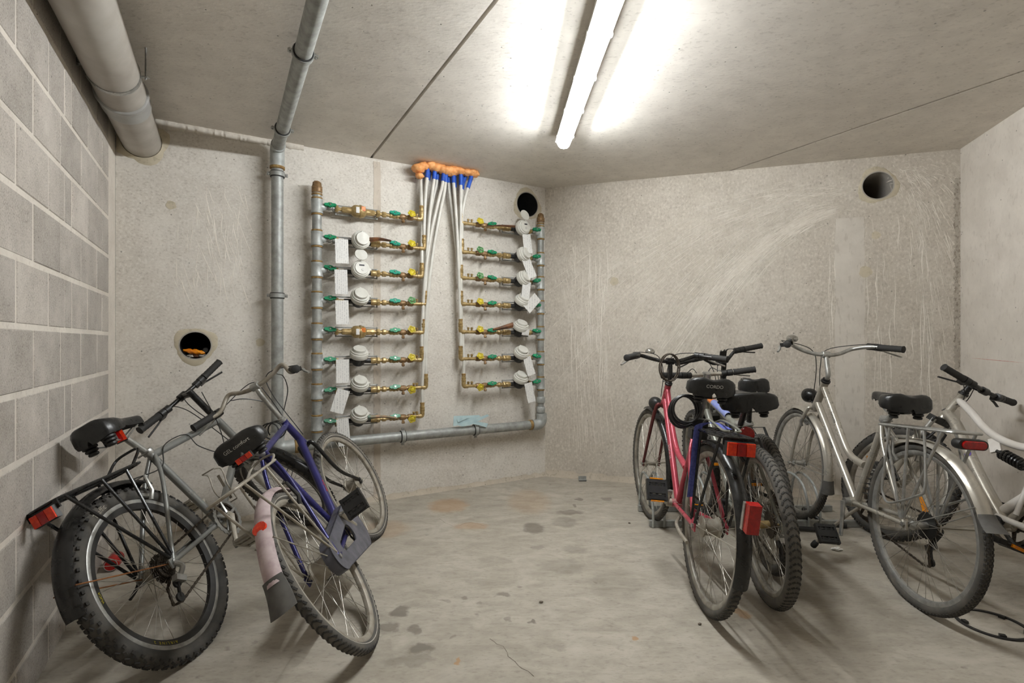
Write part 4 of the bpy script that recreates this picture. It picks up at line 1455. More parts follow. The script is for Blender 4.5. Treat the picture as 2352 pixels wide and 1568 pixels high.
def chain(root, bb, hub, ring, cog, y=-.043, y2=-.040, low=None):
    """loop of links between chainring and sprocket"""
    bb, hub = V(bb), V(hub)
    pts = []
    for i in range(9):
        a = R(95 - 190 * i / 8)
        pts.append(bb + V((math.cos(a) * ring, y, math.sin(a) * ring)))
    if low:
        pts += [V((low[0] + .02, (y + y2) / 2, low[1] - .02)), V((low[0] - .02, y2, low[1] - .012)), V((low[0] - .005, y2, low[1] + .05))]
    for i in range(7):
        a = R(265 - 170 * i / 6)
        pts.append(hub + V((math.cos(a) * cog, y2, math.sin(a) * cog)))
    p2 = []
    for i in range(len(pts)):
        a, b = pts[i], pts[(i + 1) % len(pts)]
        m = max(1, int((b - a).length / .0125))
        p2 += [a + (b - a) * (j / m) for j in range(m)]
    mb = MB()
    for i in range(len(p2)):
        a, b = p2[i], p2[(i + 1) % len(p2)]
        if (b - a).length < 1e-5:
            continue
        x = (b - a).normalized()
        z = x.cross(YA).normalized()
        mb.box((a + b) / 2, ((b - a).length * 1.08, .0065 if i % 2 else .0045, .0085 if i % 2 else .007), MX((x, YA, z)).transposed())
    return tag(mb.build('chain', 'chain', root, angle=0), kind='stuff')

def cassette(root, hub, rs, y0=-.024, mat='chain'):
    mb = MB()
    n = 36
    for i, r in enumerate(rs):
        out = [(math.cos(2 * PI * k / n) * (r + (.003 if k % 2 else -.002)), math.sin(2 * PI * k / n) * (r + (.003 if k % 2 else -.002))) for k in range(n)]
        inn = [(math.cos(2 * PI * k / n) * .016, math.sin(2 * PI * k / n) * .016) for k in range(n)]
        mb.ring_plate(out, inn, V(hub) + YA * (y0 - .0048 * i), (1, 0, 0), (0, 0, 1), YA, .002)
    return mb.build('sprockets', mat, root)

def derailleur(root, hub, mat, low):
    h = V(hub)
    lo = V((low[0], -.060, low[1]))
    o = MB()
    o.tube(cr([h + V((.0, -.072, -.005)), h + V((.005, -.085, -.03)), lo + V((.03, -.01, .06))], 5), .010, 8)
    o.box(lo + V((.025, -.012, .058)), (.045, .022, .022), MX.Rotation(.6, 3, 'Y'))
    d = o.build('derailleur', mat, root)
    MB().tube([lo + V((.02, -.004, .05)), lo], .008, 8, sy=.5).build('pulley_cage', 'black_plastic', d)
    for p in (lo, lo + V((.02, 0, .048))):
        MB().lathe([(.017, -.004), (.018, 0), (.017, .004)], p, YA, 12).build('pulley', 'black_plastic', d)
    return d

def cable(root, pts, mtx=None, r=.0024, mat='black_plastic'):
    return MB().tube(cr(pts, 8), r, 6).build('cable', mat, root, mtx)

def make_bike(g, o):
    mtx = MX.Translation((g['X'], g['Y'], g['dz'])) @ MX.Rotation(g['head'], 4, 'Z') @ MX.Rotation(-g['lean'], 4, 'X') @ MX.Rotation(-g['pitch'], 4, 'Y')
    root = thing('bicycle', o['label'], 'bicycle', mtx, 'parked bicycles')
    Rr, tr = o['R'], o['tr']
    RH, BB, ST = V((0, 0, Rr)), V((g['BBx'], 0, g['BBz'])), V((g['STx'], 0, g['STz']))
    HT, HB = V((g['HTx'], 0, g['HTz'])), V((g['HBx'], 0, g['HBz']))
    FH, CL, SM = V((g['FHx'], 0, Rr)), V((g['CLx'], 0, g['CLz'])), V((g['SMx'], 0, g['SMz']))
    ax = (HT - HB).normalized()
    S = MX.Translation(HT) @ MX.Rotation(g['steer'], 4, ax) @ MX.Translation(-HT)
    I = MX.Identity(4)
    fm, fr = o['frame'], o.get('fr', .015)
    # frame
    mb = MB()
    kind = o['type']
    hd = MB() if kind == 'sus' else mb
    hd.lathe([(fr * 1.15, -.004), (fr * 1.3, 0), (fr * 1.2, .012), (fr * 1.15, (HT - HB).length - .012), (fr * 1.3, (HT - HB).length), (fr * 1.15, (HT - HB).length + .004)], HB, ax, 18)
    mb.lathe([(fr * 1.35, -.035), (fr * 1.35, .035)], BB, YA, 18)
    dz = .068
    mb.tube([BB, ST + (ST - BB).normalized() * .015], fr * .98, 16)
    kind = o['type']
    stz = ST - (ST - BB).normalized() * .02
    if kind == 'diamond':
        mb.tube([HT - ax * .025, ST - (ST - BB).normalized() * .015], o.get('ttr', fr), 16)
        mb.tube([HB + ax * .03, BB], o.get('dtr', fr * 1.12), 16)
    elif kind == 'step':
        mb.tube(cr([HT - ax * .03] + [xz(p) for p in o['upper']], 6), fr * 1.0, 16)
        mb.tube([HB + ax * .03, BB], fr * 1.08, 16)
    for s in (-1, 1):
        if kind != 'sus':
            mb.tube(cr([BB + YA * (s * .022) + V((-.02, 0, 0)), BB + (RH - BB) * .45 + YA * (s * .042), RH + YA * (s * dz)], 5), [.011, .010, .008] and .0098, 10)
            mb.tube(cr([stz + YA * (s * .012), stz + (RH - stz) * .3 + YA * (s * .044), RH + YA * (s * dz)], 5), .0085, 10)
            mb.box(RH + V((.004, s * dz, -.002)), (.045, .006, .036))
    mb.build('frame' if kind != 'sus' else 'seat_tube', fm, root)
    if kind == 'sus':
        hd.build('head_tube', fm, root)
    if kind == 'sus':
        o['frame_fn'](root, HT, HB, ax, BB, ST, RH)
    # seat post, clamp, saddle
    seat_c = SM + V((.02, 0, -.085))
    MB().tube([ST - (ST - BB).normalized() * .02, seat_c], .0132, 14).build('seat_post', o.get('post', 'alu'), root)
    MB().lathe([(fr * 1.25, -.012), (fr * 1.35, -.008), (fr * 1.35, .008), (fr * 1.25, .012)], ST + (ST - BB).normalized() * .006, ST - BB, 16).build('seat_clamp', 'alu', root)
    MB().tube([ST + V((-.024, -.02, .004)), ST + V((-.03, .028, .0))], .004, 7).build('clamp_lever', 'alu', root)
    sd = o['saddle']
    saddle(root, SM, sd[0], sd[1], tilt=sd[2], springs=sd[3], txt=sd[4] if len(sd) > 4 else None, lobes=sd[5] if len(sd) > 5 else .006, dx=sd[6] if len(sd) > 6 else 0.0)
    # fork
    fk = o['fork']
    f = MB()
    cr_ = HB - ax * .012
    if fk == 'rigid':
        f.lathe([(.016, 0), (.020, -.008), (.020, -.026), (.014, -.032)], HB, ax, 14)
        for s in (-1, 1):
            kn = FH + (HB - FH).normalized() * ((HB - FH).length * .42)
            st = HB - ax * ((HB - FH).length * .56)
            f.tube(cr([HB - ax * .018 + YA * (s * .012), HB - ax * .035 + YA * (s * .042), st + YA * (s * .046), FH + YA * (s * .05) + ax * .01], 6), [.0125, .0125, .0118, .009] and [.0125 - .0045 * i / 18 for i in range(19)], 10)
            f.box(FH + YA * (s * .05), (.026, .005, .034))
        f.build('fork', o['forkmat'], root, S)
    else:
        f.lathe([(.017, .0), (.022, -.006), (.022, -.03), (.016, -.036)], HB, ax, 14)
        f.box(HB - ax * .024, (.042, .15, .034), MX((ax.cross(YA) * -1, YA, ax)).transposed())
        fo = f.build('fork', o.get('crown', 'black_paint'), root, S)
        off = (FH - HB) - ax * (FH - HB).dot(ax)
        Lf = -(FH - HB).dot(ax)
        for s in (-1, 1):
            p0 = HB - ax * .02 + YA * (s * .062) + off * .3
            MB().tube([p0, p0 - ax * (Lf * .5)], .0135, 12).build('stanchion', o.get('stanch', 'alu'), fo)
            a = p0 - ax * (Lf * .38)
            b = FH + YA * (s * .062) + ax * .0
            MB().tube([a, a - ax * .05, b + ax * .03, b], [.020, .0195, .0165, .012], 12).build('fork_leg', o['forkmat'], fo)
        q = HB - ax * (Lf * .45) + off * .3
        MB().tube(cr([q + YA * .062, q + YA * .052 + ax * .05 + V((.03, 0, 0)), q - YA * .052 + ax * .05 + V((.03, 0, 0)), q - YA * .062], 6), .009, 8).build('fork_arch', o['forkmat'], fo)
    # headset, stem, handlebar
    MB().lathe([(fr * 1.2, 0), (fr * 1.4, .003), (fr * 1.4, .012), (fr * 1.1, .016), (fr * 1.1, .024), (.0125, .028)], HT, ax, 16).build('headset', o.get('hs', 'black_plastic'), root, S)
    h = (CL - HT).dot(ax)
    tp = HT + ax * h
    sm = MB()
    if o['stem'] == 'quill':
        sm.tube(cr([HT + ax * .015, HT + ax * .05, HT * .3 + CL * .7 - V((.012, 0, .0)), CL], 6), .0128, 12)
    else:
        sm.tube([HT + ax * .01, tp + ax * .02], .0165, 14)
        sm.tube([tp, CL], [.017, .015], 12)
    sm.lathe([(.018, -.022), (.020, -.02), (.020, .02), (.018, .022)], CL, YA, 14)
    sm.build('stem', o['stemmat'], root, S)
    bx, bw, bz, sty = g['bx'], g['bw'], g['bz'], o['bar']
    pl = bar_path(CL, bx, bw, bz, sty, 1)
    prr = bar_path(CL, bx, bw, bz, sty, -1)
    MB().tube(prr[::-1] + pl[1:], .0112, 12).build('handlebar', o['barmat'], root, S)
    for s, p in ((1, pl), (-1, prr)):
        e = p[-1]
        dirv = (p[-1] - p[-4]).normalized()
        gl = o.get('grip', .115)
        grip(root, S, e - dirv * (gl - .004), e + dirv * .004, .0185)
        lv = e - dirv * (gl + .016)
        fw = V((1, 0, 0)) - dirv * dirv.x
        brake_lever(root, S, lv, dirv, fw, V((0, 0, -1)), 'black_plastic', o.get('lever', 'alu'), .115)
        if s < 0 or sty != 'swept':
            MB().lathe([(.015, -.016), (.020, -.014), (.019, .014), (.015, .016)], e - dirv * (gl + .048), dirv, 12).build('shifter', 'black_plastic', root, S)
        cable(root, [lv + fw * .03, lv + fw * .06 - dirv * .06 + V((0, 0, .015)), CL + V((.08, s * .05, .03)), CL + V((.075, s * .012, -.07)), HB + ax * .04 + V((.02, s * .02, 0))], S)
    # wheels
    wheel(root, RH, I, Rr, tr, o['rw'])
    wheel(root, FH, S, Rr, tr, o['fw'])
    for s in (-1, 1):
        MB().lathe([(.011, -.004), (.011, .006), (.006, .008)], RH + YA * (s * (dz + .004)), YA * s, 6).build('axle_nut', 'steel', root)
        MB().lathe([(.009, -.004), (.009, .006), (.005, .008)], FH + YA * (s * .056), YA * s, 6).build('axle_nut', 'steel', root, S)
    return root, dict(RH=RH, BB=BB, ST=ST, HT=HT, HB=HB, FH=FH, CL=CL, SM=SM, S=S, ax=ax)

def v_brake(root, hub, ang, rim_r, mtx, mat='alu'):
    a = R(ang)
    e = V((math.cos(a), 0, math.sin(a)))
    t = V((-math.sin(a), 0, math.cos(a)))
    o = MB()
    for s in (-1, 1):
        p = V(hub) + e * (rim_r - .025) + YA * (s * .042)
        o.tube([p, p + e * .03 + YA * (s * .012), p + e * .105 + YA * (s * -.004)], [.009, .008, .006], 8)
        o.box(V(hub) + e * rim_r + YA * (s * .024), (.012, .012, .05), MX((e, YA, t)).transposed())
    o.tube([V(hub) + e * (rim_r + .08) + YA * .04, V(hub) + e * (rim_r + .08) - YA * .04], .002, 5)
    return o.build('brake', mat, root, mtx)

FIT = {
    'L1': dict(X=-1.138, Y=1.872, head=1.602, lean=0.535, steer=0.967, pitch=-0.011, BBx=0.446, BBz=0.370, STx=0.283, STz=0.774, SMx=0.191, SMz=0.945, HTx=0.860, HTz=0.858, HBx=0.954, HBz=0.664, FHx=1.116, CLx=0.863, CLz=1.053, bx=-0.026, bz=0.004, bw=0.267, dz=-0.001),
    'L2': dict(X=-0.519, Y=1.953, head=1.793, lean=0.613, steer=-0.267, pitch=0.005, BBx=0.441, BBz=0.292, STx=0.263, STz=0.829, SMx=0.176, SMz=0.929, HTx=0.834, HTz=0.873, HBx=0.882, HBz=0.719, FHx=1.096, CLx=0.791, CLz=1.098, bx=-0.143, bz=-0.031, bw=0.293, dz=0.003),
    'R1': dict(X=0.815, Y=2.158, head=1.526, lean=-0.073, steer=0.113, pitch=0.008, BBx=0.464, BBz=0.301, STx=0.270, STz=0.700, SMx=0.167, SMz=0.970, HTx=0.826, HTz=0.882, HBx=0.889, HBz=0.768, FHx=1.105, CLx=0.807, CLz=1.020, bx=-0.110, bz=0.020, bw=0.285, dz=-0.001),
    'R2': dict(X=1.116, Y=2.218, head=1.445, lean=0.049, steer=0.064, pitch=0.015, BBx=0.440, BBz=0.290, STx=0.278, STz=0.718, SMx=0.164, SMz=0.891, HTx=0.871, HTz=0.812, HBx=0.915, HBz=0.679, FHx=1.124, CLx=0.862, CLz=0.923, bx=-0.036, bz=0.017, bw=0.269, dz=0.002),
    'R3': dict(X=1.283, Y=2.518, head=1.385, lean=0.044, steer=0.358, pitch=-0.007, BBx=0.440, BBz=0.290, STx=0.270, STz=0.680, SMx=0.186, SMz=0.939, HTx=0.844, HTz=0.920, HBx=0.933, HBz=0.721, FHx=1.020, CLx=0.855, CLz=1.007, bx=-0.011, bz=0.054, bw=0.306, dz=0.002),
    'R4': dict(X=1.733, Y=2.178, head=1.487, lean=-0.055, steer=0.018, pitch=0.009, BBx=0.463, BBz=0.300, STx=0.278, STz=0.754, SMx=0.192, SMz=0.893, HTx=0.835, HTz=0.892, HBx=0.925, HBz=0.740, FHx=1.100, CLx=0.845, CLz=1.055, bx=-0.187, bz=0.049, bw=0.308, dz=-0.001),
    'R5': dict(X=2.236, Y=1.921, head=1.682, lean=-0.433, steer=0.141, pitch=0.006, BBx=0.446, BBz=0.304, STx=0.270, STz=0.680, SMx=0.200, SMz=0.890, HTx=0.887, HTz=0.915, HBx=0.941, HBz=0.766, FHx=1.063, CLx=0.792, CLz=0.954, bx=0.033, bz=0.029, bw=0.272, dz=0.002),
}
def ws(key, tyre, tread, rim, rim2, hub, flange, hubmat, stripe=False, deep=.021):
    return dict(deep=deep, key=key, tyre=tyre, tread=tread, rim=rim, rim2=rim2, hub=hub, flange=flange, hubmat=hubmat, stripe=stripe)
def tube_text(root, s, size, a, b, r, t, side, mat, flip=-1):
    """lettering along a frame tube from a to b on the given side, bent round the tube"""
    a, b = V(a), V(b)
    d = (b - a).normalized()
    sd = (V(side) - d * V(side).dot(d)).normalized()
    w = d.cross(sd).normalized() * flip
    c = a + (b - a) * t
    def fn(x, y):
        k = y / r
        return c + d * x + (sd * math.cos(k) + w * math.sin(k)) * (r + .0007)
    return lettering(s, size, fn, mat, root)
def ring_text(root, s, size, rad, y, a_mid, mat, mtx, c, rev=1, slope=0.0):
    """lettering bent along a wheel, seen from the bicycle's right-hand side"""
    def fn(x, yy):
        a = R(a_mid) + rev * x / rad
        q = rad - rev * yy
        return V(c) + V((math.cos(a) * q, y + slope * (q - rad), math.sin(a) * q))
    return lettering(s, size, fn, mat, root, mtx)

# ---- silver mountain bike against the block wall
wk = ws('mtb_a', 'tyre_knob', 'knob', 'alu', 'rim_black', .016, .024, 'alu_dusty', deep=.036)
b, k = make_bike(FIT['L1'], dict(label='silver mountain bike with black rack leaning against the block wall', R=.335, tr=.027, type='diamond', frame='silver_paint', fr=.0165, dtr=.018, ttr=.0165,
    fork='sus', forkmat='white_fork', stanch='alu', crown='silver_paint', stem='ahead', stemmat='black_paint', bar='flat', barmat='black_paint', lever='black_plastic',
    rw=wk, fw=wk, saddle=(.32, .165, -.03, True, None, .004, -.045), post='alu', grip=.12))
mudguard(b, MX.Identity(4), k['RH'], .372, 62, 178, .068, 'black_paint', stays=(163,), stay_mat='rusty')
mudguard(b, k['S'], k['FH'], .365, 92, 196, .062, 'black_paint', stays=(170,), stay_mat='black_paint')
rack(b, .125, .735, -.262, .705, .058, ((.20, .01, .03), (.52, -.0, .025), (.93, -.01, .02)), (0, .335), 'black_paint', hoop=(.165, .80), rails=(-.02, .02), rr=.0055, plate=True)
reflector(b, (-.270, -.005, .672), .078, .040, 'orange_lens')
reflector(b, (.155, -.022, .868), .036, .044, 'orange_lens', nrm=V((-.8, -.6, 0)))
crankset(b, k['BB'], -130, .17, .088, 'alu', 'alu_dusty', 'alu_dusty', roll=.5, amber=False)
MB().ring_plate([(math.cos(2 * PI * i / 32) * .066, math.sin(2 * PI * i / 32) * .066) for i in range(32)], [(math.cos(2 * PI * i / 32) * .052, math.sin(2 * PI * i / 32) * .052) for i in range(32)], k['BB'] + YA * -.038, (1, 0, 0), (0, 0, 1), YA, .003).build('chainring', 'chain', b)
cassette(b, k['RH'], (.056, .051, .046, .041, .036, .031, .026))
derailleur(b, k['RH'], 'alu', (-.045, .215))
chain(b, k['BB'], k['RH'], .066, .040, low=(-.045, .215))
v_brake(b, k['RH'], 68, .295, MX.Identity(4))
v_brake(b, k['FH'], 120, .295, k['S'])
cg = MB()
dmid = k['HB'] + (k['BB'] - k['HB']) * .62
for s in (-1, 1):
    cg.tube(cr([dmid + V((-.03, s * .03, -.06)), dmid + V((-.05, s * .036, .02)), dmid + V((-.03, s * .036, .10)), dmid + V((-.075, s * .03, .12))], 5), .0035, 6)
cg.tube(cr([dmid + V((-.075, a, .12)) for a in (-.03, 0, .03)], 4), .0035, 6)
cg.tube(cr([dmid + V((-.03, a, -.06)) for a in (-.03, 0, .03)], 4), .0035, 6)
cg.box(dmid + V((-.018, 0, .02)), (.006, .014, .13))
cg.build('bottle_cage', 'alu_dusty', b)
for kk in (.30, .335, .375):
    p = k['HB'] + (k['BB'] - k['HB']) * kk
    MB().lathe([(.0183, -.006), (.0187, -.005), (.0187, .005), (.0183, .006)], p, k['BB'] - k['HB'], 16).build('frame_stripe', 'ink', b)
ring_text(b, 'A I R L I N E   2', .015, .261, -.0128, -122, 'yellow_ink', MX.Identity(4), k['RH'], -1, -.30).name = 'rim_lettering'
ring_text(b, 'VUCA', .015, .261, -.0128, 174, 'yellow_ink', MX.Identity(4), k['RH'], -1, -.30)
ring_text(b, 'Traffic', .026, .306, -.0275, 112, 'alu_dusty', MX.Identity(4), k['RH'], -1)
MB().tube(cr([k['RH'] + V((0, .075, 0)), k['RH'] + V((-.02, .085, -.02)), k['RH'] + V((-.055, .088, -.035))], 4), .006, 8).build('quick_release', 'black_plastic', b)
cable(b, [k['CL'] + V((.05, .02, -.03)), k['HT'] + V((-.1, -.05, -.06)), k['HT'] + V((-.22, -.07, -.20)), k['HT'] + V((-.3, -.03, -.13)), k['ST'] + V((.25, -.02, .03)), k['ST'] + V((.08, -.02, .01)), k['ST'] + V((-.02, -.03, -.08)), k['RH'] + V((.09, -.03, .35))])

# ---- blue city bike leaning on it
wf = ws('city_b', 'tyre_grey', 'chevron', 'alu_dusty', None, .034, .040, 'alu_dusty', True)
wr_ = ws('city_b2', 'tyre_grey', 'chevron', 'alu_dusty', None, .040, .046, 'alu_dusty', True)
b, k = make_bike(FIT['L2'], dict(label='dark blue city bike with faded mauve mudguard leaning towards the silver mountain bike', R=.34, tr=.02, type='diamond', frame='navy', fr=.0160, dtr=.019, ttr=.0145,
    fork='rigid', forkmat='black_paint', stem='quill', stemmat='alu', bar='swept', barmat='alu_dusty', rw=wr_, fw=wf, saddle=(.26, .21, .0, True, ('GEL comfort', .020), .004), post='alu', grip=.12, hs='alu'))
mudguard(b, MX.Identity(4), k['RH'], .362, 52, 158, .062, 'mauve', stays=(135,), stay_mat='alu_dusty', rfun=lambda a: .00003 * max(0, a - 112) ** 2, flap=(14, .05, 'rubber_grey'))
MB().lathe([(.0005, -.006), (.024, -.006), (.024, .002), (.001, .004)], k['RH'] + V((math.cos(R(126)) * .366, 0, math.sin(R(126)) * .366)), V((math.cos(R(126)), 0, math.sin(R(126)))), 20).build('mudguard_reflector', 'orange_lens', b)
rack(b, .16, .770, -.300, .790, .055, ((.30, .0, .02), (.85, -.0, .02)), (0, .34), 'alu_dusty', hoop=(.20, .80), rails=(-.03, 0, .03))
crankset(b, k['BB'], 138, .165, .085, 'alu_dusty', 'alu_dusty', 'black_plastic', roll=-1.0, amber=False)
# chain case: rounded loop from bottom bracket to rear hub, with two windows
def stadium(a, b_, ra, rb, n=20):
    out = []
    for i in range(n):
        t = -90 + 180 * i / (n - 1)
        out.append((b_[0] + rb * math.cos(R(t)), b_[1] + rb * math.sin(R(t))))
    for i in range(n):
        t = 90 + 180 * i / (n - 1)
        out.append((a[0] + ra * math.cos(R(t)), a[1] + ra * math.sin(R(t))))
    return out
hb, bb = (0.02, .345), (k['BB'].x, k['BB'].z)
cc = MB()
cc.ring_plate(stadium(hb, bb, .070, .118), stadium((.11, .335), (.30, .315), .022, .040), V((0, -.072, 0)), (1, 0, 0), (0, 0, 1), YA, .006)
so = stadium(hb, bb, .070, .118)
cc.ring_plate(so, [(x * 1.0 + (0.215 - x) * .012, z + (.325 - z) * .03) for x, z in so], V((0, -.072, 0)), (1, 0, 0), (0, 0, 1), YA, .040)
cc.build('chain_case', 'grey_plastic', b)
chain(b, k['BB'], k['RH'], .083, .036, y=-.045, y2=-.045)
cassette(b, k['RH'], (.038, .034), -.044, 'rusty')
reflector(b, k['SM'] + V((-.10, 0, -.082)), .060, .022, 'orange_lens', nrm=V((-1, 0, 0)))
v_brake(b, k['RH'], 66, .285, MX.Identity(4), 'black_plastic')
tube_text(b, 'cityline', .026, k['HB'] + k['ax'] * .03, k['BB'], .019, .55, (0, -1, 0), 'orange_lens')
for s in (-1, 1):
    MB().tube(cr([k['HT'] + V((.03, s * .02, .05)), k['HT'] + V((.08, s * .07, .13)), k['HT'] + V((.02, s * .12, .20)), k['CL'] + V((-.02, s * .14, .0))], 7), .0026, 6).build('cable', 'black_plastic', b, k['S'])
coil = []
for i in range(60):
    a = i / 59
    coil.append(k['HT'] + V((.02 - .22 * a, .05 + .05 * math.cos(a * 20), -.02 + .045 * math.sin(a * 20) + .02 * a)))
MB().tube(coil, .0035, 6).build('coiled_lock', 'black_plastic', b)

# ---- rose red bike in the rack
wc = ws('city_r', 'tyre_city', 'chevron', 'rim_grey', None, .014, .022, 'alu_dusty')
wc2 = ws('city_r2', 'tyre_city', 'chevron', 'rim_grey', None, .036, .044, 'alu_dusty')
b, k = make_bike(FIT['R1'], dict(label='rose red step-through bike with black mudguards and red lamp, at the end of the rack', R=.35, tr=.019, type='step', frame='red_paint', fr=.0155, upper=((.72, .70), (.62, .60), (.535, .545), (.46, .525), (.385, .505)),
    fork='rigid', forkmat='dark_red', stem='quill', stemmat='black_paint', bar='swept', barmat='black_paint', rw=wc2, fw=wc, saddle=(.27, .215, 0, True, ('CORDO', .020), .014), post='alu', grip=.13))
mudguard(b, MX.Identity(4), k['RH'], .366, 38, 196, .056, 'black_paint', stays=(172,), stay_mat='alu_dusty', depth=.3)
mudguard(b, k['S'], k['FH'], .366, 75, 190, .054, 'black_paint', stays=(165,), stay_mat='alu_dusty', depth=.3)
rack(b, .150, .745, -.225, .772, .062, ((.35, .02, .02), (.95, -.02, .02)), (0, .35), 'black_paint', rails=(-.03, 0, .03), rr=.006, plate=True)
reflector(b, (-.236, 0, .735), .104, .050, 'orange_lens', d=.03)
lp = MB().box((-.388, 0, .525), (.036, .042, .105), MX.Rotation(-.12, 3, 'Y'), 1).build('rear_lamp', 'red_lens', b)
MB().box((-.366, 0, .525), (.016, .050, .10), MX.Rotation(-.12, 3, 'Y'), 1).build('lamp_base', 'alu', lp)
MB().box((-.404, 0, .552), (.008, .036, .030), MX.Rotation(-.12, 3, 'Y'), 1).build('lamp_window', 'orange_lens', lp)
clip_ = MB()
for s in (-1, 1):
    clip_.tube(cr([(.11, s * .022, .775), (.04, s * .03, .80), (-.06, s * .035, .798), (-.15, s * .035, .788), (-.165, s * .012, .786)], 5), .005, 7)
clip_.build('spring_clip', 'grey_paint', b)
# blue strap across the rack and down the near side
rows = []
sw = V((-.010, .020, 0))
for p in cr([(.02, -.055, .765), (.05, .0, .785), (.03, .060, .775), (.028, .072, .750), (.03, .074, .66), (.035, .075, .55), (.04, .075, .46)], 5):
    rows.append([p - sw, p + sw, p + sw + V((-.0015, .001, .002)), p - sw + V((-.0015, .001, .002))])
MB().grid(rows, closed_v=True).build('strap', 'strap', b, angle=30)
crankset(b, k['BB'], -35, .17, .075, 'chain', 'alu_dusty', 'black_plastic', roll=-1.05)
chain(b, k['BB'], k['RH'], .073, .036, y=-.043, y2=-.046)
MB().tube(cr([(.33, .03, .270), (.27, .06, .262), (.12, .085, .272), (.0, .09, .275)], 5), .008, 8).build('kickstand', 'alu_dusty', b)
MB().lathe([(.0, -.048), (.018, -.044), (.036, -.022), (.040, .0), (.040, .010), (.0, .012)], k['FH'] * 0 + V((1.045, 0, .745)), V((.95, 0, -.1)), 20).build('headlamp', 'black_plastic', b, k['S'])
MB().tube([V((1.01, 0, .74)), k['HB'] + V((.01, 0, -.01))], .006, 6).build('lamp_bracket', 'alu', b, k['S'])
bell = k['CL'] + V((FIT['R1']['bx'] * .7, .145, .052))
MB().lathe([(.026, 0), (.027, .006), (.022, .016), (.010, .022), (0, .023)], bell, V((-.3, 0, 1)), 16).build('bell', 'chrome', b, k['S'])
lc = k['SM'] + V((-.01, .085, -.145))
for i in range(4):                                       # looped cable lock under the saddle
    pts = [lc + V((.012 * math.sin(i * 2) + .01 * i, .062 * math.cos(a) + .004 * i, .062 * math.sin(a) * (1 + .06 * i) - .006 * i)) for a in [2 * PI * j / 28 for j in range(28)]]
    MB().tube(pts, .0055, 7, closed=True).build('cable_lock', 'black_plastic', b)
hl = k['CL'] + V((-.02, .0, -.035))
for i in range(2):                                       # loop of lock hanging on the stem
    pts = [hl + V((-.02 + .012 * i, .055 * math.cos(a) + .012 + .006 * i, .078 * math.sin(a))) for a in [2 * PI * j / 30 for j in range(30)]]
    MB().tube(pts, .0042, 7, closed=True).build('cable_loop', 'chain', b, k['S'])
MB().box(k['SM'] + V((.02, .02, -.235)), (.06, .07, .09)).build('lock_holder', 'black_plastic', b)
up = [xz(p) for p in ((.80, .845), (.62, .60))]
tube_text(b, 'SURVIVAL', .022, up[0], up[1], .0155, .55, (-.25, 1, .2), 'pale_ink')
tube_text(b, 'ROCKIES', .022, k['HB'] + k['ax'] * .03, k['BB'], .0167, .55, (-.25, 1, .2), 'pale_ink')

# ---- grey bike with a wide saddle, second in the rack
wm = ws('mtb_c', 'tyre_grey', 'chevron', 'rim_grey', None, .018, .026, 'brass')
wm2 = ws('mtb_d', 'tyre_knob', 'knob', 'rim_grey', None, .016, .024, 'alu_dusty')
b, k = make_bike(FIT['R2'], dict(label='grey bike with very wide black saddle and round red reflector beside the red bike', R=.335, tr=.027, type='diamond', frame='grey_paint', fr=.0165, ttr=.019, dtr=.02,
    fork='sus', forkmat='silver_paint', stem='ahead', stemmat='alu', bar='flat', barmat='alu_dusty', rw=wm, fw=wm2, saddle=(.25, .26, .0, True, None, .0), post='black_paint', grip=.12))
crankset(b, k['BB'], 20, .17, .080, 'chain', 'black_paint', 'black_plastic')
cassette(b, k['RH'], (.056, .050, .045, .040, .034, .028))
derailleur(b, k['RH'], 'alu', (-.02, .20))
chain(b, k['BB'], k['RH'], .078, .040, low=(-.02, .20))
v_brake(b, k['RH'], 70, .295, MX.Identity(4), 'black_plastic')
MB().lathe([(.0, -.014), (.030, -.012), (.034, -.004), (.034, .004), (.030, .010), (0, .011)], V((.165, 0, .700)), V((-1, 0, .05)), 20).build('reflector', 'red_lens', b)
MB().box(V((.20, 0, .703)), (.07, .016, .014)).build('reflector_bracket', 'black_plastic', b)
t0, t1 = k['HT'] - k['ax'] * .025, k['ST']
MB().tube([t0 + (t1 - t0) * .25, t0 + (t1 - t0) * .72], .0196, 16, caps=False).build('frame_decal', 'decal_blue', b)
MB().tube([t0 + (t1 - t0) * .12, t0 + (t1 - t0) * .25], .0196, 16, caps=False).build('frame_decal', 'decal_orange', b)

# ---- black bike behind it
wb = ws('mtb_e', 'tyre_grey', 'chevron', 'rim_grey', None, .016, .024, 'alu_dusty')
b, k = make_bike(FIT['R3'], dict(label='black handlebar bike with slim saddle, farthest back behind the wide-saddle bike', R=.335, tr=.027, type='diamond', frame='black_paint', fr=.0165, ttr=.018, dtr=.02,
    fork='sus', forkmat='black_paint', stem='ahead', stemmat='black_paint', bar='riser', barmat='black_paint', lever='black_plastic', rw=wb, fw=wb, saddle=(.27, .155, .0, False, None, .012), post='black_paint', grip=.125))
crankset(b, k['BB'], -70, .17, .080, 'chain', 'black_paint', 'black_plastic')
cassette(b, k['RH'], (.056, .050, .045, .040, .034, .028))
derailleur(b, k['RH'], 'black_plastic', (-.02, .20))
chain(b, k['BB'], k['RH'], .078, .040, low=(-.02, .20))
v_brake(b, k['RH'], 70, .295, MX.Identity(4), 'black_plastic')
ph = k['CL'] + V((-.02, -.02, .045))
rot = MX.Rotation(-.5, 3, 'Y')
hm = MB().box(ph, (.008, .046, .060), rot)
for sy in (-1, 1):
    for kk in (-1, 0, 1):
        hm.tube([ph + rot @ V((0, kk * .018, sy * .028)), ph + rot @ V((-.012, kk * .026, sy * .046))], .0035, 6)
hm.build('phone_holder', 'black_plastic', b, k['S'])

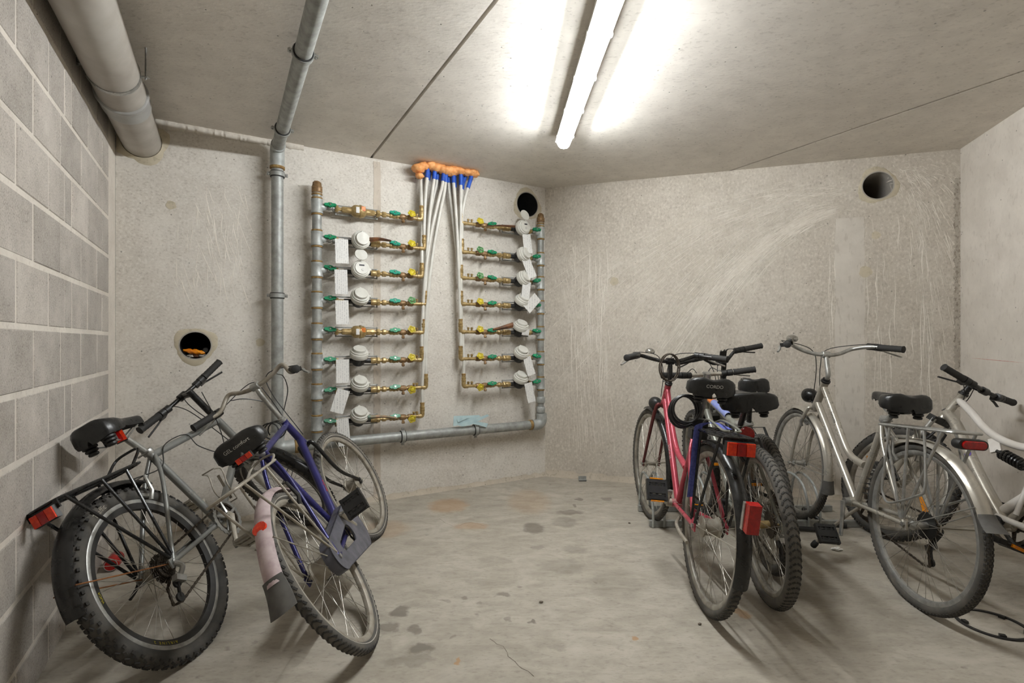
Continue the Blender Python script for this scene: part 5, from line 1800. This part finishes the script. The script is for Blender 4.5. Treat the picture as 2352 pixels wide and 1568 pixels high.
# ---- champagne silver step-through bike
wl = ws('city_s', 'tyre_city', 'block', 'alu', None, .016, .024, 'alu')
b, k = make_bike(FIT['R4'], dict(label='silver step-through city bike with rear rack, silver mudguards and oval red tail light', R=.35, tr=.019, type='step', frame='champagne', fr=.018, upper=((.75, .75), (.671, .656), (.60, .575), (.545, .530), (.48, .512), (.41, .505)),
    fork='rigid', forkmat='champagne', stem='quill', stemmat='alu', bar='swept', barmat='alu', rw=wl, fw=wl, saddle=(.28, .215, .0, True, None, .014), post='alu', grip=.13, lever='alu'))
mudguard(b, MX.Identity(4), k['RH'], .368, 52, 157, .058, 'champagne', stays=(150,), stay_mat='alu', flap=(10, .035, 'rubber_grey'), depth=.3)
mudguard(b, k['S'], k['FH'], .366, 78, 186, .054, 'champagne', stays=(178,), stay_mat='alu', flap=(12, .012, 'rubber_grey'), depth=.3)
rack(b, .215, .745, -.215, .785, .062, ((.10, .02, .02), (.45, .01, .02), (.90, 0, .03)), (0, .35), 'alu', rails=(-.022, .022), rr=.0058)
rl = [q for q in b.children if q.name.split('.')[0] == 'rack'][-1]
for s in (-1, 1):                                        # bent tubes of the carrier sides
    MB().tube(cr([(.14, s * .062, .75), (.13, s * .085, .50), (.11, s * .09, .44), (.06, s * .092, .42), (-.10, s * .092, .50), (-.13, s * .085, .54), (-.10, s * .07, .66), (-.07, s * .062, .775)], 5), .0052, 8).build('rack_side', 'alu', rl)
tl = MB()
rows = []
for x_, f_ in ((-.205, .9), (-.212, 1.0), (-.235, 1.0), (-.243, .9)):
    rows.append([V((x_, (.038 if math.cos(a) > 0 else -.038) + .017 * f_ * math.cos(a), .745 + .020 * f_ * math.sin(a))) for a in [2 * PI * (i + .5) / 24 for i in range(24)]])
mb = MB().grid(rows, closed_v=True)
mb.add(rows[0], [tuple(range(24))]).add(rows[-1], [tuple(range(24))])
tl = mb.build('tail_light', 'black_plastic', b)
rows2 = [[V((x_, (.028 if math.cos(a) > 0 else -.032) + .014 * f_ * math.cos(a), .745 + .0155 * f_ * math.sin(a))) for a in [2 * PI * (i + .5) / 24 for i in range(24)]] for x_, f_ in ((-.240, 1), (-.247, 1), (-.250, .8))]
mb = MB().grid(rows2, closed_v=True)
mb.add(rows2[-1], [tuple(range(24))]).build('tail_lens', 'red_lens', tl)
crankset(b, k['BB'], 80, .17, .085, 'chain', 'alu', 'black_plastic', roll=-.8, amber=False)
cassette(b, k['RH'], (.056, .050, .045, .040, .034, .028), mat='black_plastic')
derailleur(b, k['RH'], 'black_plastic', (.01, .19))
chain(b, k['BB'], k['RH'], .083, .040, low=(.01, .19))
v_brake(b, k['RH'], 66, .300, MX.Identity(4), 'alu')
v_brake(b, k['FH'], 112, .300, k['S'], 'alu')
MB().tube(cr([k['BB'] + V((-.06, .02, -.01)), k['BB'] + V((.0, .07, -.10)), k['BB'] + V((.075, .15, -.255))], 5), [.008] * 11, 8).build('kickstand', 'alu_dusty', b)
MB().lathe([(.012, -.02), (.016, -.01), (.016, .012), (.010, .02)], k['BB'] + V((.078, .153, -.265)), V((.3, .5, -1)), 10).build('kickstand_foot', 'rubber', b)
hp = V((1.005, 0, .795))
MB().lathe([(.0, -.060), (.018, -.056), (.040, -.028), (.045, .0), (.045, .012), (.0, .016)], hp, V((1, 0, -.1)), 22).build('headlamp', 'black_paint', b, k['S'])
MB().tube([hp + V((-.03, 0, -.03)), k['HB'] + V((.0, 0, -.01))], .008, 6).build('lamp_bracket', 'black_plastic', b, k['S'])
bell = k['CL'] + V((FIT['R4']['bx'] * .75, .262, .078))
MB().cyl(bell - V((0, 0, .03)), bell, .006, 8).build('bell_mount', 'black_plastic', b, k['S'])
MB().lathe([(.028, -.004), (.031, .004), (.026, .018), (.012, .025), (0, .026)], bell, V((-.35, .1, 1)), 18).build('bell', 'chrome', b, k['S'])
tube_text(b, 'Lacerta', .024, k['HB'] + k['ax'] * .03, k['BB'], .0195, .45, (-.3, 1, .2), 'ink')
tube_text(b, 'Lacerta', .024, xz((.80, .83)), xz((.60, .575)), .018, .5, (-.3, 1, .2), 'ink')
sp = []
for i in range(70):
    a = i / 69
    sp.append(V((.40 + .03 * math.cos(a * 32), -.02 + .02 * math.sin(a * 32), .36 + .13 * a)))
MB().tube(sp, .003, 6).build('coiled_cable', 'black_plastic', b)

# ---- white full-suspension bike against the far side wall
def sus_frame(root, HT, HB, ax, BB, ST, RH):
    mb = MB()
    mb.tube(cr([HT - ax * .03, xz((.80, .820)), xz((.70, .745)), xz((.60, .700)), xz((.48, .685)), xz((.36, .72)), ST + V((.02, 0, .0))], 6), .019, 16)
    mb.box(xz((.625, .668)), (.05, .012, .075), MX.Rotation(.5, 3, 'Y'))
    mb.build('top_tube', 'white_paint', root)
    MB().tube(cr([HB + ax * .035, xz((.85, .735)), xz((.732, .599)), xz((.60, .455)), BB], 6), [.028] * 25, 18).build('down_tube', 'champagne', root)
    mb = MB()
    for s in (-1, 1):
        mb.tube(cr([BB + V((.02, s * .035, .02)), BB + V((-.15, s * .05, .01)), RH + YA * (s * .07)], 5), .014, 10)
        mb.tube(cr([xz((.40, .57), s * .03), xz((.25, .50), s * .05), RH + YA * (s * .07)], 5), .010, 10)
        mb.tube([xz((.40, .57), s * .03), BB + V((-.05, s * .035, .05))], .011, 10)
    mb.build('swing_arm', 'white_paint', root)
    a, c = xz((.605, .640)), xz((.40, .575))
    sh = MB().tube([a, c], .010, 10).build('shock', 'black_plastic', root)
    d = (c - a).normalized()
    x, y, _ = frame_of(d)
    pts = [a + d * (.03 + .12 * i / 90) + (x * math.cos(i * 2 * PI * 7 / 90) + y * math.sin(i * 2 * PI * 7 / 90)) * .024 for i in range(91)]
    MB().tube(pts, .0058, 7).build('coil_spring', 'black_paint', sh)
    MB().tube([xz((.40, .47)), xz((.49, .34))], .022, 14).build('seat_stub', 'white_paint', root)
w5 = ws('mtb_f', 'tyre_knob', 'knob', 'rim_grey', None, .016, .024, 'alu_dusty')
b, k = make_bike(FIT['R5'], dict(label='white full-suspension mountain bike with coil shock leaning on the side wall', R=.335, tr=.027, type='sus', frame='champagne', fr=.018, frame_fn=sus_frame,
    fork='sus', forkmat='champagne', stem='ahead', stemmat='black_paint', bar='flat', barmat='black_paint', lever='black_plastic', rw=w5, fw=w5, saddle=(.27, .16, .0, False), post='black_paint', grip=.125))
crankset(b, k['BB'], 35, .17, .085, 'chain', 'black_paint', 'black_plastic', amber=True, guard=(.098, .82, 'black_plastic'))
chain(b, k['BB'], k['RH'], .083, .036)
cassette(b, k['RH'], (.056, .050, .045, .040, .034, .028))
v_brake(b, k['FH'], 112, .295, k['S'], 'black_plastic')
for i, (kk, sgn) in enumerate(((20, 1), (200, 1))):
    MB().box(k['FH'] + V((math.cos(R(kk)) * .2, 0, math.sin(R(kk)) * .2)), (.085, .010, .036), MX.Rotation(-R(kk + 40), 3, 'Y')).build('spoke_reflector', 'amber', b, k['S'])
tube_text(b, 'alp', .075, xz((.85, .735)), xz((.60, .455)), .028, .47, (-.35, 1, .15), 'purple')
MB().tube(cr([k['BB'] + V((-.05, .03, -.02)), k['BB'] + V((-.01, .08, -.06)), k['BB'] + V((.13, .17, -.14))], 5), .007, 8).build('kickstand', 'alu_dusty', b)

# ------------------------------------------------------------------ floor rack
rk = thing('bicycle_rack', 'low galvanised bicycle rack with wheel hoops standing on the floor', 'bicycle rack')
fy = lambda py, z: (EYE - z) * F / (py - HY)
ya, yb = fy(1202, .02), fy(1167, .02)
xa, xb = (1492 - CX) / F * ya, 2.14
yaw = -.01
for y_, x0_ in ((ya, xa), (yb, (1466 - CX) / F * yb)):
    MB().box(V(((x0_ + xb) / 2, y_, .022)), (xb - x0_, .030, .036)).build('rail', 'galv', rk)
for xc in (.895, 1.222, 1.475, 1.846):
    for s in (-1, 1):
        x_ = xc + s * .034
        MB().tube(cr([(x_, ya - .020, .005), (x_, ya - .02, .10), (x_, ya + .04, .24), (x_, (ya + yb) / 2 + .02, .285), (x_, yb - .03, .25), (x_, yb + .018, .10), (x_, yb + .018, .01)], 6), .0075, 8).build('wheel_hoop', 'galv_tee', rk)
MB().box(V((1.70, (ya + yb) / 2, .014)), (.03, yb - ya, .02)).build('cross_bar', 'galv', rk)

# ------------------------------------------------------------------ small things on the floor
def floor_at(px, py, z=0.0):
    y = (EYE - z) * F / (py - HY)
    return V(((px - CX) / F * y, y, z))
# drinks can lying behind the mountain bike's wheel
y = 2.55
cc_ = V(((262 - CX) / F * y, y, .034))
can = thing('drinks_can', 'red drinks can lying behind the wheel of the silver bike', 'can')
cd = V((.45, -1, 0)).normalized()
MB().lathe([(.022, -.060), (.027, -.057), (.033, -.045), (.033, .045), (.029, .053), (.027, .056)], cc_, cd, 24).build('body', 'can_red', can)
MB().lathe([(.0285, .052), (.0285, .058), (.026, .058), (.025, .054), (0, .054)], cc_, cd, 24).build('lid', 'alu', can)
MB().lathe([(.010, .0545), (.010, .0555), (0, .0556)], cc_ + UP * .010, cd, 12).build('opening', 'dark', can)
MB().box(cc_ + cd * .0565 - UP * .004, (.012, .003, .022), MX((cd.cross(UP), cd, UP)).transposed()).build('pull_tab', 'can_red', can)
# chain guard ring lying near the silver bike
g0 = floor_at(2278, 1434)
gr = thing('chain_guard_ring', 'loose black plastic chain guard ring lying on the floor', 'bike part', MX.Translation(g0))
n = 48
ro = .118
MB().ring_plate([(math.cos(2 * PI * i / n) * ro, math.sin(2 * PI * i / n) * ro) for i in range(n)], [(math.cos(2 * PI * i / n) * (ro - .013), math.sin(2 * PI * i / n) * (ro - .013)) for i in range(n)], (0, 0, .001), (1, 0, 0), (0, 1, 0), UP, .005).build('ring', 'black_plastic', gr)
for i in range(5):
    a = 2 * PI * i / 5 + .5
    MB().box(V((math.cos(a) * (ro - .020), math.sin(a) * (ro - .020), .006)), (.016, .020, .010), MX.Rotation(a, 3, 'Z')).build('mounting_tab', 'black_plastic', gr)
# crumpled tissue
c = floor_at(1922, 1264)
mb = MB().ball(c + UP * .008, .02, 6, (1.3, .8, .5))
rg = random.Random(8)
mb.v = [c + UP * .009 + (p - c - UP * .008) * rg.uniform(.6, 1.4) for p in mb.v]
for p in mb.v:
    p.z = max(.001, p.z)
tag(mb.build('paper_tissue', 'tissue', angle=20), 'small crumpled white tissue on the floor near the silver bike', 'tissue')
# metal clip on the floor at the wall foot
c = floor_at(1338, 1104)
t = thing('metal_bracket', 'small grey metal bracket lying at the foot of the wall', 'bracket', MX.Translation(c))
MB().box((0, 0, .008), (.065, .03, .004)).build('plate', 'galv', t)
MB().box((0, .014, .022), (.065, .004, .028)).build('flange', 'galv', t)
MB().box((0, 0, .002), (.06, .03, .004)).build('foot', 'black_plastic', t)
# black hose-covered chain lock lying by the rack
pts = [floor_at(1838, 1214, .02), floor_at(1875, 1215, .02)]
lk = thing('chain_lock', 'black fabric-covered chain lock lying beside the rack', 'lock')
MB().tube(cr([floor_at(1845, 1168, .05), floor_at(1870, 1185, .03), floor_at(1890, 1196, .016), floor_at(1925, 1205, .016), floor_at(1945, 1208, .016)], 6), .014, 10).build('lock_sleeve', 'black_plastic', lk)
MB().tube(cr([floor_at(1800, 1212, .02), floor_at(1838, 1213, .018), floor_at(1880, 1216, .018)], 6), .013, 10).build('lock_tube', 'black_plastic', lk)
# grit
for px, py, lab in ((1446, 1202, 'small dark crumb of grit on the floor beside the rack end'), (1607, 1434, 'small dark crumb of grit by the rear wheel of the red bike'), (1243, 1384, 'small dark crumb of grit in the middle of the open floor')):
    c = floor_at(px, py)
    mb = MB().ball(c + UP * .004, .006, 4, (1.4, 1, .7))
    mb.v = [c + UP * .004 + (p - c - UP * .004) * rg.uniform(.6, 1.3) for p in mb.v]
    tag(mb.build('grit_crumb', 'crack', angle=20), lab, 'debris')
